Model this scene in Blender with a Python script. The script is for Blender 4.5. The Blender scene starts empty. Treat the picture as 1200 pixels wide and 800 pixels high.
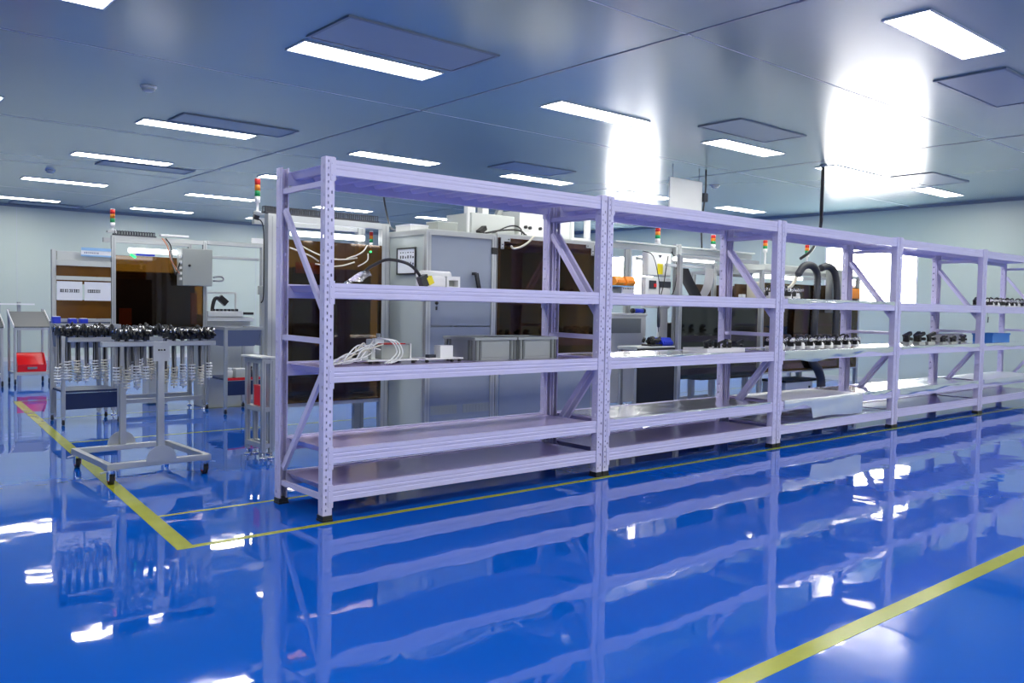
import bpy, bmesh, math, random
import numpy as np
from mathutils import Vector, Matrix

random.seed(7)
scn = bpy.context.scene
col = scn.collection

# ------------------------------------------------------------------ camera
F_PX = 1002.19
YAW, PITCH, ROLL = 0.706993, -0.0397959, 0.0171031
CAM = Vector((-2.24605, -4.20333, 1.19869))
_f = Vector((math.sin(YAW) * math.cos(PITCH), math.cos(YAW) * math.cos(PITCH), math.sin(PITCH)))
_r0 = Vector((math.cos(YAW), -math.sin(YAW), 0.0))
_u0 = _r0.cross(_f)
_r = math.cos(ROLL) * _r0 + math.sin(ROLL) * _u0
_u = _r.cross(_f)
cd = bpy.data.cameras.new('camera')
cam = bpy.data.objects.new('camera', cd)
col.objects.link(cam)
cam.matrix_world = Matrix(((_r.x, _u.x, -_f.x, CAM.x), (_r.y, _u.y, -_f.y, CAM.y), (_r.z, _u.z, -_f.z, CAM.z), (0, 0, 0, 1)))
cd.sensor_width = 36.0
cd.lens = F_PX / 1200 * 36.0
cd.clip_start = 0.05
cd.clip_end = 100
scn.camera = cam

# ------------------------------------------------------------------ light, exposure
LAMP = 10.0          # emission of the ceiling LED panels
ADDED_WIN_E = 4.2       # glow of windows added in the unseen aisle wall to brighten the racks
WIN = 8.0            # daylight behind the frosted windows
w = bpy.data.worlds.new('world')
scn.world = w
w.use_nodes = True
w.node_tree.nodes['Background'].inputs[0].default_value = (0.75, 0.85, 1.0, 1)
w.node_tree.nodes['Background'].inputs[1].default_value = 0.6
scn.view_settings.view_transform = 'Standard'
scn.view_settings.look = 'None'
scn.view_settings.gamma = 1.0
scn.view_settings.use_curve_mapping = False
scn.view_settings.exposure = 1.5
scn.cycles.max_bounces = 10
scn.cycles.glossy_bounces = 5
scn.cycles.transparent_max_bounces = 12
scn.cycles.sample_clamp_indirect = 6.0


def at(px, py, ax, val):
    """the point of a real plane (axis ax = val) that the 1200x800 photograph shows at px, py"""
    d = _f + (px - 600) / F_PX * _r - (py - 400) / F_PX * _u
    return CAM + d * ((val - CAM[ax]) / d[ax])


# ------------------------------------------------------------------ materials
def new_mat(name):
    m = bpy.data.materials.new(name)
    m.use_nodes = True
    return m, m.node_tree, m.node_tree.nodes['Principled BSDF']


def mat(name, c, rough=0.4, metal=0.0, spec=0.5, coat=0.0, noise=0.06, nscale=6.0, bump=0.0, bscale=80.0, emit=0.0, ecol=None):
    m, nt, b = new_mat(name)
    b.inputs['Roughness'].default_value = rough
    b.inputs['Metallic'].default_value = metal
    b.inputs['Specular IOR Level'].default_value = spec
    b.inputs['Coat Weight'].default_value = coat
    b.inputs['Coat Roughness'].default_value = 0.22
    tc = nt.nodes.new('ShaderNodeTexCoord')
    nz = nt.nodes.new('ShaderNodeTexNoise')
    nz.inputs['Scale'].default_value = nscale
    nz.inputs['Detail'].default_value = 3
    nt.links.new(tc.outputs['Object'], nz.inputs['Vector'])
    mx = nt.nodes.new('ShaderNodeMix')
    mx.data_type = 'RGBA'
    mx.inputs['A'].default_value = (*[x * (1 - noise) for x in c], 1)
    mx.inputs['B'].default_value = (*[min(1, x * (1 + noise)) for x in c], 1)
    nt.links.new(nz.outputs['Fac'], mx.inputs['Factor'])
    nt.links.new(mx.outputs['Result'], b.inputs['Base Color'])
    if bump:
        n2 = nt.nodes.new('ShaderNodeTexNoise')
        n2.inputs['Scale'].default_value = bscale
        n2.inputs['Detail'].default_value = 2
        nt.links.new(tc.outputs['Object'], n2.inputs['Vector'])
        bp = nt.nodes.new('ShaderNodeBump')
        bp.inputs['Strength'].default_value = 1.0
        bp.inputs['Distance'].default_value = bump
        nt.links.new(n2.outputs['Fac'], bp.inputs['Height'])
        nt.links.new(bp.outputs['Normal'], b.inputs['Normal'])
    if emit:
        b.inputs['Emission Color'].default_value = (*(ecol or c), 1)
        b.inputs['Emission Strength'].default_value = emit
    return m


def clear_mat(name, tint, gloss=0.12, rough=0.05, diffuse=None, dfac=0.0, bump=0.0, bscale=9.0):
    """a clear or tinted sheet: what lies behind shows through the tint, the surface reflects"""
    m = bpy.data.materials.new(name)
    m.use_nodes = True
    nt = m.node_tree
    nt.nodes.clear()
    out = nt.nodes.new('ShaderNodeOutputMaterial')
    tr = nt.nodes.new('ShaderNodeBsdfTransparent')
    tr.inputs[0].default_value = (*tint, 1)
    base = tr
    gl = nt.nodes.new('ShaderNodeBsdfGlossy')
    gl.inputs['Roughness'].default_value = rough
    gl.inputs['Color'].default_value = (1, 1, 1, 1)
    if dfac:
        df = nt.nodes.new('ShaderNodeBsdfDiffuse')
        df.inputs[0].default_value = (*diffuse, 1)
        m1 = nt.nodes.new('ShaderNodeMixShader')
        m1.inputs[0].default_value = dfac
        nt.links.new(tr.outputs[0], m1.inputs[1])
        nt.links.new(df.outputs[0], m1.inputs[2])
        base = m1
    fr = nt.nodes.new('ShaderNodeFresnel')
    fr.inputs['IOR'].default_value = 1.45
    ad = nt.nodes.new('ShaderNodeMath')
    ad.operation = 'MULTIPLY_ADD'
    ad.inputs[1].default_value = 0.9
    ad.inputs[2].default_value = gloss * 0.3
    nt.links.new(fr.outputs[0], ad.inputs[0])
    m2 = nt.nodes.new('ShaderNodeMixShader')
    nt.links.new(ad.outputs[0], m2.inputs[0])
    nt.links.new(base.outputs[0], m2.inputs[1])
    nt.links.new(gl.outputs[0], m2.inputs[2])
    nt.links.new(m2.outputs[0], out.inputs[0])
    if bump:
        tc = nt.nodes.new('ShaderNodeTexCoord')
        n2 = nt.nodes.new('ShaderNodeTexNoise')
        n2.inputs['Scale'].default_value = bscale
        n2.inputs['Detail'].default_value = 3
        nt.links.new(tc.outputs['Object'], n2.inputs['Vector'])
        bp = nt.nodes.new('ShaderNodeBump')
        bp.inputs['Distance'].default_value = bump
        nt.links.new(n2.outputs['Fac'], bp.inputs['Height'])
        nt.links.new(bp.outputs['Normal'], gl.inputs['Normal'])
        nt.links.new(bp.outputs['Normal'], fr.inputs['Normal'])
    return m


def floor_mat():
    m, nt, b = new_mat('blue_epoxy')
    b.inputs['Roughness'].default_value = 0.03
    b.inputs['IOR'].default_value = 1.6
    tc = nt.nodes.new('ShaderNodeTexCoord')
    nz = nt.nodes.new('ShaderNodeTexNoise')
    nz.inputs['Scale'].default_value = 0.9
    nz.inputs['Detail'].default_value = 4
    nt.links.new(tc.outputs['Object'], nz.inputs['Vector'])
    mx = nt.nodes.new('ShaderNodeMix')
    mx.data_type = 'RGBA'
    mx.inputs['A'].default_value = (0.0006, 0.088, 0.50, 1)
    mx.inputs['B'].default_value = (0.0006, 0.102, 0.56, 1)
    nt.links.new(nz.outputs['Fac'], mx.inputs['Factor'])
    nt.links.new(mx.outputs['Result'], b.inputs['Base Color'])
    n2 = nt.nodes.new('ShaderNodeTexNoise')       # the slow waves of a poured coat
    n2.inputs['Scale'].default_value = 3.4
    n2.inputs['Detail'].default_value = 1.5
    n2.inputs['Roughness'].default_value = 0.45
    nt.links.new(tc.outputs['Object'], n2.inputs['Vector'])
    bp = nt.nodes.new('ShaderNodeBump')
    bp.inputs['Strength'].default_value = 1.0
    bp.inputs['Distance'].default_value = 0.0016
    nt.links.new(n2.outputs['Fac'], bp.inputs['Height'])
    nt.links.new(bp.outputs['Normal'], b.inputs['Normal'])
    return m


M = {}
M['floor'] = floor_mat()
M['ceiling'] = mat('ceiling_panel_steel', (0.23, 0.34, 0.345), 0.22, 0.0, 0.9, coat=0.35, noise=0.03, nscale=0.7, bump=0.0006, bscale=2.5)
M['wall'] = mat('wall_panel_white', (0.51, 0.595, 0.53), 0.4, noise=0.02, nscale=0.6)
M['hatch'] = mat('hatch_grey', (0.27, 0.33, 0.38), 0.3, noise=0.03)
M['joint'] = mat('joint_grey', (0.20, 0.24, 0.28), 0.5)
M['joint_pale'] = mat('joint_pale', (0.55, 0.6, 0.64), 0.35)
M['yellow'] = mat('floor_line_yellow', (0.36, 0.385, 0.02), 0.2, noise=0.15, nscale=9)
M['lav'] = mat('lavender_paint', (0.61, 0.58, 0.79), 0.32, noise=0.03)
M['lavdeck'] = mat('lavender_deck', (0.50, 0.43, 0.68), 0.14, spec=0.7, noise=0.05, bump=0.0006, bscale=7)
M['black'] = mat('black_plastic', (0.012, 0.012, 0.013), 0.4)
M['rubber'] = mat('black_rubber', (0.015, 0.014, 0.014), 0.6)
M['alu'] = mat('brushed_aluminium', (0.50, 0.52, 0.52), 0.38, metal=0.55, noise=0.05)
M['aludark'] = mat('grey_aluminium', (0.34, 0.36, 0.37), 0.4, metal=0.4)
M['strand'] = mat('grey_strand', (0.33, 0.33, 0.33), 0.5)
M['steel'] = mat('bright_steel', (0.75, 0.75, 0.74), 0.22, metal=0.9)
M['lamp'] = mat('led_diffuser', (0.95, 0.97, 1.0), 0.5, emit=LAMP, ecol=(1.0, 0.98, 0.92), noise=0)
M['ledbar'] = mat('led_bar', (0.95, 0.97, 1.0), 0.5, emit=2.2, ecol=(0.95, 0.98, 1.0), noise=0)
M['daylight'] = mat('frosted_window', (0.95, 0.97, 1.0), 0.5, emit=WIN, ecol=(1.0, 0.98, 0.95), noise=0)
M['addedwin'] = mat('added_window_glow', (0.95, 0.97, 1.0), 0.5, emit=ADDED_WIN_E, ecol=(1.0, 0.99, 0.96), noise=0)  # emission for the windows added behind the camera
M['white'] = mat('white_plastic', (0.80, 0.81, 0.80), 0.4, noise=0.02)
M['cream'] = mat('pale_grey_paint', (0.60, 0.63, 0.60), 0.4, noise=0.02)
M['grey'] = mat('grey_paint', (0.36, 0.385, 0.36), 0.45, noise=0.03)
M['bluegrey'] = mat('blue_grey_sheet', (0.30, 0.345, 0.42), 0.3, noise=0.04)
M['frost'] = mat('frosted_side_panel', (0.52, 0.58, 0.56), 0.25, noise=0.06, nscale=3)
M['slate'] = mat('slate_blue_sheet', (0.13, 0.165, 0.27), 0.4, noise=0.05)
M['navy'] = mat('navy_sheet', (0.012, 0.025, 0.085), 0.35)
M['crate'] = mat('grey_crate_plastic', (0.30, 0.325, 0.325), 0.45, noise=0.03)
M['cratedark'] = mat('dark_crate_rib', (0.15, 0.165, 0.165), 0.5)
M['red'] = mat('red_plastic', (0.75, 0.012, 0.015), 0.35)
M['orange'] = mat('orange_plastic', (0.95, 0.30, 0.02), 0.35)
M['towred'] = mat('tower_red', (0.80, 0.03, 0.02), 0.3)
M['towamber'] = mat('tower_amber', (0.95, 0.28, 0.02), 0.3)
M['towgreen'] = mat('tower_green', (0.01, 0.32, 0.09), 0.3)
M['green'] = mat('green_lens', (0.02, 0.8, 0.15), 0.3, emit=0.9, ecol=(0.02, 0.8, 0.15))
M['yplug'] = mat('yellow_plastic', (0.85, 0.72, 0.02), 0.4)
M['blue'] = mat('blue_plastic', (0.02, 0.05, 0.62), 0.35)
M['midblue'] = mat('mid_blue_plastic', (0.03, 0.17, 0.55), 0.4)
M['paper'] = mat('white_paper', (0.86, 0.88, 0.93), 0.6, noise=0.01)
M['ink'] = mat('dark_ink', (0.03, 0.035, 0.05), 0.6)
M['paleblue'] = mat('pale_blue_print', (0.30, 0.55, 0.85), 0.5)
M['dark'] = mat('dark_machine_black', (0.010, 0.010, 0.010), 0.35)
M['darkbrown'] = mat('dark_brown_board', (0.085, 0.045, 0.02), 0.4)
M['brownac'] = mat('brown_acrylic', (0.14, 0.058, 0.010), 0.08, coat=0.3, noise=0.3, nscale=5)
M['card'] = mat('brown_card', (0.80, 0.68, 0.45), 0.6)
M['traygrey'] = mat('tray_grey', (0.085, 0.095, 0.10), 0.45)
M['tan'] = mat('warm_board', (0.62, 0.25, 0.07), 0.5)
M['greysheet'] = mat('grey_belt', (0.40, 0.40, 0.41), 0.5)
M['hose'] = mat('grey_corrugated_hose', (0.055, 0.058, 0.068), 0.45)
M['copper'] = mat('copper_wire', (0.55, 0.25, 0.16), 0.5)
M['bone'] = mat('cream_tube', (0.72, 0.68, 0.56), 0.4)
M['amber'] = clear_mat('amber_acrylic', (0.52, 0.32, 0.105), gloss=0.05, rough=0.03)
M['smoke'] = clear_mat('smoked_acrylic', (0.22, 0.20, 0.19), gloss=0.08, rough=0.04)
M['film'] = clear_mat('clear_film', (0.93, 0.93, 0.95), gloss=0.2, rough=0.2, diffuse=(0.85, 0.85, 0.88), dfac=0.12, bump=0.006, bscale=4)
M['milky'] = clear_mat('milky_film', (0.90, 0.90, 0.93), gloss=0.0, rough=0.4, diffuse=(0.95, 0.95, 0.95), dfac=0.88, bump=0.006, bscale=4)
M['bag'] = clear_mat('clear_bag', (0.9, 0.9, 0.9), gloss=0.6, rough=0.06, diffuse=(0.8, 0.8, 0.8), dfac=0.05, bump=0.03, bscale=25)
M['glass'] = clear_mat('grey_window', (0.55, 0.62, 0.62), gloss=0.2, rough=0.03)


# ------------------------------------------------------------------ mesh builder
class MB:
    def __init__(self):
        self.v, self.f, self.mi, self.sm = [], [], [], []
        self.cur = 0

    def add(self, vs, fs, smooth=False):
        o = len(self.v)
        self.v += [tuple(p) for p in vs]
        self.f += [[i + o for i in f] for f in fs]
        self.mi += [self.cur] * len(fs)
        self.sm += [smooth] * len(fs)
        return self

    def box(self, x0, x1, y0, y1, z0, z1, ch=0.0):
        if x1 < x0: x0, x1 = x1, x0
        if y1 < y0: y0, y1 = y1, y0
        if z1 < z0: z0, z1 = z1, z0
        if ch <= 0:
            return self.add([(x0, y0, z0), (x1, y0, z0), (x1, y1, z0), (x0, y1, z0), (x0, y0, z1), (x1, y0, z1), (x1, y1, z1), (x0, y1, z1)],
                            [(0, 3, 2, 1), (4, 5, 6, 7), (0, 1, 5, 4), (1, 2, 6, 5), (2, 3, 7, 6), (3, 0, 4, 7)])
        bm = bmesh.new()
        bmesh.ops.create_cube(bm, size=1.0)
        for q in bm.verts:
            q.co = Vector(((x0 + x1) / 2 + q.co.x * (x1 - x0), (y0 + y1) / 2 + q.co.y * (y1 - y0), (z0 + z1) / 2 + q.co.z * (z1 - z0)))
        bmesh.ops.bevel(bm, geom=list(bm.edges), offset=ch, segments=2, affect='EDGES', profile=0.5)
        bm.verts.index_update()
        self.add([q.co[:] for q in bm.verts], [[q.index for q in f.verts] for f in bm.faces])
        bm.free()
        return self

    def obox(self, c, size, rot=(0, 0, 0)):
        R = Matrix.Rotation(rot[2], 3, 'Z') @ Matrix.Rotation(rot[1], 3, 'Y') @ Matrix.Rotation(rot[0], 3, 'X')
        s = [k / 2 for k in size]
        vs = [Vector(c) + R @ Vector((sx * s[0], sy * s[1], sz * s[2])) for sz in (-1, 1) for sx, sy in ((-1, -1), (1, -1), (1, 1), (-1, 1))]
        return self.add(vs, [(0, 3, 2, 1), (4, 5, 6, 7), (0, 1, 5, 4), (1, 2, 6, 5), (2, 3, 7, 6), (3, 0, 4, 7)])

    def bar(self, a, b, wd, ht, up=(0, 0, 1)):
        a, b = Vector(a), Vector(b)
        d = (b - a).normalized()
        up = Vector(up)
        if abs(d.dot(up)) > 0.98: up = Vector((1, 0, 0))
        s = d.cross(up).normalized()
        t = s.cross(d)
        q = [(-1, -1), (1, -1), (1, 1), (-1, 1)]
        vs = [p + s * (i * wd / 2) + t * (j * ht / 2) for p in (a, b) for i, j in q]
        return self.add(vs, [(0, 1, 2, 3), (7, 6, 5, 4), (0, 4, 5, 1), (1, 5, 6, 2), (2, 6, 7, 3), (3, 7, 4, 0)])

    def prism(self, pts, axis, a, b):
        """closed outline pts (in the two other axes, in order) pushed along axis from a to b"""
        n = len(pts)
        def put(p, k):
            return {0: (k, p[0], p[1]), 1: (p[0], k, p[1]), 2: (p[0], p[1], k)}[axis]
        vs = [put(p, a) for p in pts] + [put(p, b) for p in pts]
        fs = [[i, (i + 1) % n, (i + 1) % n + n, i + n] for i in range(n)]
        fs += [list(range(n))[::-1], list(range(n, 2 * n))]
        return self.add(vs, fs)

    def tube(self, pts, r, seg=8, cap=True):
        P = [Vector(p) for p in pts]
        n = len(P)
        rr = r if isinstance(r, (list, tuple)) else [r] * n
        vs, fs = [], []
        t = (P[1] - P[0]).normalized()
        s = t.orthogonal().normalized()
        for i in range(n):
            t = ((P[min(i + 1, n - 1)] - P[max(i - 1, 0)])).normalized()
            s = (s - t * s.dot(t))
            s = s.normalized() if s.length > 1e-6 else t.orthogonal().normalized()
            b = t.cross(s)
            for k in range(seg):
                a = 2 * math.pi * k / seg
                vs.append(P[i] + (s * math.cos(a) + b * math.sin(a)) * rr[i])
        for i in range(n - 1):
            for k in range(seg):
                fs.append([i * seg + k, i * seg + (k + 1) % seg, (i + 1) * seg + (k + 1) % seg, (i + 1) * seg + k])
        if cap:
            fs += [list(range(seg))[::-1], list(range((n - 1) * seg, n * seg))]
        return self.add(vs, fs, True)

    def cyl(self, c, r, h, axis=2, seg=16, r2=None):
        d = Vector((0, 0, 0)); d[axis] = h / 2
        c = Vector(c)
        return self.tube([c - d, c + d], [r, r if r2 is None else r2], seg)

    def lathe(self, c, prof, seg=16):
        vs, fs, n = [], [], len(prof)
        for r, z in prof:
            for k in range(seg):
                a = 2 * math.pi * k / seg
                vs.append((c[0] + r * math.cos(a), c[1] + r * math.sin(a), c[2] + z))
        for i in range(n - 1):
            for k in range(seg):
                fs.append([i * seg + k, i * seg + (k + 1) % seg, (i + 1) * seg + (k + 1) % seg, (i + 1) * seg + k])
        fs += [list(range(seg))[::-1], list(range((n - 1) * seg, n * seg))]
        return self.add(vs, fs, True)

    def torus(self, c, R, r, axis=2, seg=14, rs=6):
        vs, fs = [], []
        for i in range(seg):
            a = 2 * math.pi * i / seg
            for k in range(rs):
                b = 2 * math.pi * k / rs
                q, z = R + r * math.cos(b), r * math.sin(b)
                p = [q * math.cos(a), q * math.sin(a), z]
                if axis == 0: p = [p[2], p[0], p[1]]
                if axis == 1: p = [p[0], p[2], p[1]]
                vs.append((c[0] + p[0], c[1] + p[1], c[2] + p[2]))
        for i in range(seg):
            for k in range(rs):
                j = (i + 1) % seg
                fs.append([i * rs + k, j * rs + k, j * rs + (k + 1) % rs, i * rs + (k + 1) % rs])
        return self.add(vs, fs, True)

    def sheet(self, fn, nu, nv):
        vs = [fn(i / nu, j / nv) for j in range(nv + 1) for i in range(nu + 1)]
        fs = [[j * (nu + 1) + i, j * (nu + 1) + i + 1, (j + 1) * (nu + 1) + i + 1, (j + 1) * (nu + 1) + i] for j in range(nv) for i in range(nu)]
        return self.add(vs, fs, True)

    def build(self, name, mats, parent=None, recalc=True):
        me = bpy.data.meshes.new(name)
        me.from_pydata(self.v, [], self.f)
        if not isinstance(mats, (list, tuple)): mats = [mats]
        for k in mats: me.materials.append(M[k] if isinstance(k, str) else k)
        me.polygons.foreach_set('material_index', self.mi)
        me.polygons.foreach_set('use_smooth', self.sm)
        if recalc:
            bm = bmesh.new(); bm.from_mesh(me)
            bmesh.ops.recalc_face_normals(bm, faces=list(bm.faces))
            bm.to_mesh(me); bm.free()
        me.update()
        o = bpy.data.objects.new(name, me)
        col.objects.link(o)
        if parent is not None: o.parent = parent
        return o


def tag(o, label, cat, group=None):
    o['label'] = label; o['category'] = cat
    if group: o['group'] = group
    return o


def thing(name, label, cat, loc=(0, 0, 0), group=None, rz=0.0):
    o = bpy.data.objects.new(name, None)
    o.empty_display_size = 0.1
    col.objects.link(o)
    o.location = loc; o.rotation_euler = (0, 0, rz)
    return tag(o, label, cat, group)


def copy_thing(o, loc, label=None, rz=None):
    c = o.copy(); col.objects.link(c)
    c.location = loc
    if rz is not None: c.rotation_euler = (0, 0, rz)
    if label: c['label'] = label
    def rec(src, dst):
        for ch in src.children:
            d = ch.copy(); col.objects.link(d); d.parent = dst
            rec(ch, d)
    rec(o, c)
    return c


def struct(name, mb, m):
    o = mb.build(name, m)
    o['kind'] = 'structure'
    return o


def spart(name, mb, m, parent):
    return mb.build(name, m, parent)


def spline(pts, n=24):
    """smooth line through pts (Catmull-Rom)"""
    P = [Vector(p) for p in pts]
    P = [P[0] * 2 - P[1]] + P + [P[-1] * 2 - P[-2]]
    out = []
    segs = len(P) - 3
    k = max(2, n // segs)
    for s in range(segs):
        a, b, c, d = P[s:s + 4]
        for i in range(k):
            t = i / k
            out.append(0.5 * ((2 * b) + (c - a) * t + (2 * a - 5 * b + 4 * c - d) * t * t + (3 * b - a - 3 * c + d) * t ** 3))
    out.append(P[-2])
    return out


def text_bars(mb, x0, x1, y, z, h, n, rows=1, gap=1.6):
    """rows of short dark strokes standing for writing too small to read; on a plane y, facing -Y"""
    for r in range(rows):
        zz = z - r * h * gap
        step = (x1 - x0) / n
        for i in range(n):
            a = x0 + i * step
            wd = step * random.uniform(0.55, 0.85)
            mb.box(a, a + wd, y, y + 0.001, zz, zz + h * 0.22)
            mb.box(a + wd * random.uniform(0.1, 0.6), a + wd * 0.85, y, y + 0.001, zz, zz + h)
            mb.box(a, a + wd, y, y + 0.001, zz + h * 0.7, zz + h * 0.95)
    return mb


ORD = ['first', 'second', 'third', 'fourth', 'fifth', 'sixth', 'seventh', 'eighth', 'ninth', 'tenth', 'eleventh', 'twelfth', 'thirteenth', 'fourteenth', 'fifteenth', 'sixteenth',
       'seventeenth', 'eighteenth', 'nineteenth', 'twentieth', 'twenty-first', 'twenty-second', 'twenty-third', 'twenty-fourth', 'twenty-fifth', 'twenty-sixth', 'twenty-seventh', 'twenty-eighth', 'twenty-ninth', 'thirtieth',
       'thirty-first', 'thirty-second', 'thirty-third', 'thirty-fourth']

# ------------------------------------------------------------------ room shell
HC = 3.0
XR, YB, XL, YF = 12.15, 14.5, -6.5, -7.5
struct('floor', MB().box(XL - .2, XR + .2, YF - .2, YB + .2, -.12, 0), 'floor')
struct('ceiling', MB().box(XL - .2, XR + .2, YF - .2, YB + .2, HC, HC + .12), 'ceiling')
struct('wall_back', MB().box(XL - .2, XR, YB, YB + .12, 0, HC), 'wall')
struct('wall_left', MB().box(XL - .12, XL, YF, YB, 0, HC), 'wall')
mb = MB()
mb.box(XL, XR, YF - .12, YF, 0, 2.42).box(XL, XR, YF - .12, YF, 2.92, HC)
ADDED_WINS = [(-2.0 + 2.6 * i, -.1 + 2.6 * i) for i in range(5)]  # high windows added out of view to light the rack fronts
xs = [XL] + [x for a in ADDED_WINS for x in a] + [XR]
for a, b in zip(xs[0::2], xs[1::2]): mb.box(a, b, YF - .12, YF, 2.42, 2.92)
struct('wall_front', mb, 'wall')
for i, (a, b) in enumerate(ADDED_WINS):
    root = bpy.data.objects.new('window_%d' % (i + 3), None)  # unseen added window, there only for its light on the racks
    col.objects.link(root); root['kind'] = 'structure'
    t = .04
    fr = MB().box(a, a + t, YF - .09, YF + .005, 2.42, 2.92).box(b - t, b, YF - .09, YF + .005, 2.42, 2.92).box(a + t, b - t, YF - .09, YF + .005, 2.42, 2.42 + t).box(a + t, b - t, YF - .09, YF + .005, 2.92 - t, 2.92)
    fr.build('window_frame', 'white', root)
    MB().box(a + t, b - t, YF - .06, YF - .05, 2.42 + t, 2.92 - t).build('window_pane', 'addedwin', root)
# right wall with two window openings
WINS = [(2.27, 3.95), (7.95, 9.35)]
WZ0, WZ1 = 1.33, 2.40
mb = MB()
mb.box(XR, XR + .12, YF, YB, 0, WZ0)
mb.box(XR, XR + .12, YF, YB, WZ1, HC)
ys = [YF] + [y for a in WINS for y in a] + [YB]
for a, b in zip(ys[0::2], ys[1::2]):
    mb.box(XR, XR + .12, a, b, WZ0, WZ1)
struct('wall_right', mb, 'wall')
for i, ((a, b), mull) in enumerate(zip(WINS, (2.72, 8.66))):
    root = bpy.data.objects.new('window_%d' % (i + 1), None)
    col.objects.link(root); root['kind'] = 'structure'
    fr = MB()
    t = 0.03
    fr.box(XR - .005, XR + .09, a, a + t, WZ0, WZ1).box(XR - .005, XR + .09, b - t, b, WZ0, WZ1)
    fr.box(XR - .005, XR + .09, a + t, b - t, WZ0, WZ0 + t).box(XR - .005, XR + .09, a + t, b - t, WZ1 - t, WZ1)
    mw = 0.02 if i == 0 else 0.11
    fr.box(XR - .005, XR + .09, mull - mw, mull + mw, WZ0 + t, WZ1 - t)
    fr.build('window_frame', 'white', root)
    for p, q in ((a + t, mull - mw), (mull + mw, b - t)):
        MB().box(XR + .05, XR + .06, p, q, WZ0 + t, WZ1 - t).build('window_pane', 'daylight', root)
struct('trim_1', MB().box(XL, XR, YB - .035, YB, HC - .04, HC), 'joint')
struct('trim_2', MB().box(XR - .035, XR, YF, YB - .035, HC - .04, HC), 'joint')
struct('baseboard_back', MB().box(XL, XR, YB - .012, YB, 0, .08), 'cream')
struct('baseboard_right', MB().box(XR - .012, XR, YF, YB - .012, 0, .08), 'cream')
# ceiling panel joints
n = 3
for x in (-2.6, 2.27, 7.18):
    struct('trim_%d' % n, MB().box(x - .009, x + .009, YF, YB - .04, HC - .003, HC), 'joint'); n += 1
for y in (-3.7, -.62, 2.43, 5.5, 8.6, 11.6):
    struct('trim_%d' % n, MB().box(XL, XR - .04, y - .005, y + .005, HC - .002, HC), 'joint_pale'); n += 1
# wall panel joints
for x in (-1.2, 1.2, 3.6, 6.0, 8.4, 10.8):
    struct('trim_%d' % n, MB().box(x - .004, x + .004, YB - .003, YB, .08, HC - .04), 'joint_pale'); n += 1
for y in (-1.9, .5, 5.3, 11.0):
    struct('trim_%d' % n, MB().box(XR - .003, XR, y - .004, y + .004, .08, HC - .04), 'joint_pale'); n += 1


# painted lines on the floor
def line(name, a, b, wd, h=0.0012):
    struct(name, MB().bar((a[0], a[1], h / 2), (b[0], b[1], h / 2), wd, h), 'yellow')


line('floor_line', (-.80, -.035), (12.0, -.035), .045)
line('floor_line', (-.765, -.06), (-.165, 7.16), .085, .0014)
line('floor_line', (-.68, .66), (12.0, .60), .028)
line('floor_line', (-.46, 3.63), (12.0, 3.63), .04)
line('floor_line', (-.30, 5.36), (12.0, 5.36), .04)
line('floor_line', (-.165, 7.14), (1.2, 7.14), .05)
line('floor_line', (-5.5, -2.62), (12.0, -2.62), .075)

# ------------------------------------------------------------------ ceiling lamps and hatches
LX = {-3: (-6.35, -5.20), -2: (-4.22, -3.07), -1: (-1.87, -.72), 0: (.50, 1.65), 1: (2.95, 4.06), 2: (5.27, 6.42), 3: (7.55, 8.7), 4: (10.1, 11.3)}
LY = {0: -1.75, 1: 1.38, 2: 4.78, 3: 7.35, 4: 10.25, 5: 13.25, -1: -4.9}
ROWNAME = {-1: 'in the hindmost aisle row', 0: 'over the front aisle', 1: 'just behind the racks', 2: 'in the second row behind the racks',
           3: 'in the third row behind the racks', 4: 'in the fourth row behind the racks', 5: 'in the row closest to the back wall'}
COLNAME = {-3: 'at the far left end', -2: 'second from the left', -1: 'left of the trolley', 0: 'third from the left', 1: 'fourth from the left',
           2: 'fifth from the left', 3: 'sixth from the left', 4: 'closest to the right wall'}
UNSEEN_LAMPS = [(1, 3), (2, 3), (3, 3), (4, 3)]  # hidden lamps added to brighten the rear right and the right wall
want = [(c, r) for c in (-2, -1, 0, 1, 2, 3, 4) for r in (-1, 0, 1, 2)] + [(-1, 3), (0, 3), (-1, 4), (0, 4), (1, 4), (2, 4), (3, 4), (0, 5), (1, 5), (2, 5), (4, 4)] + UNSEEN_LAMPS
want = [k for k in want if k not in ((-2, 2),)]
lamp0 = None
for c, r in want:
    x0, x1 = LX[c]; y = LY[r]
    lab = 'LED panel lamp %s, %s' % (ROWNAME[r], COLNAME[c])
    if lamp0 is None:
        lamp0 = thing('ceiling_lamp', lab, 'ceiling lamp', ((x0 + x1) / 2, y, HC), 'recessed LED panel lamps on the ceiling')
        fr = MB()
        L2, W2 = 0.575, 0.135
        fr.box(-L2 - .012, L2 + .012, -W2 - .012, -W2, -.010, 0).box(-L2 - .012, L2 + .012, W2, W2 + .012, -.010, 0)
        fr.box(-L2 - .012, -L2, -W2, W2, -.010, 0).box(L2, L2 + .012, -W2, W2, -.010, 0)
        fr.build('frame', 'joint_pale', lamp0)
        MB().box(-L2, L2, -W2, W2, -.006, -.0005).build('diffuser', 'lamp', lamp0)
    else:
        copy_thing(lamp0, ((x0 + x1) / 2, y, HC), lab)
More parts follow.
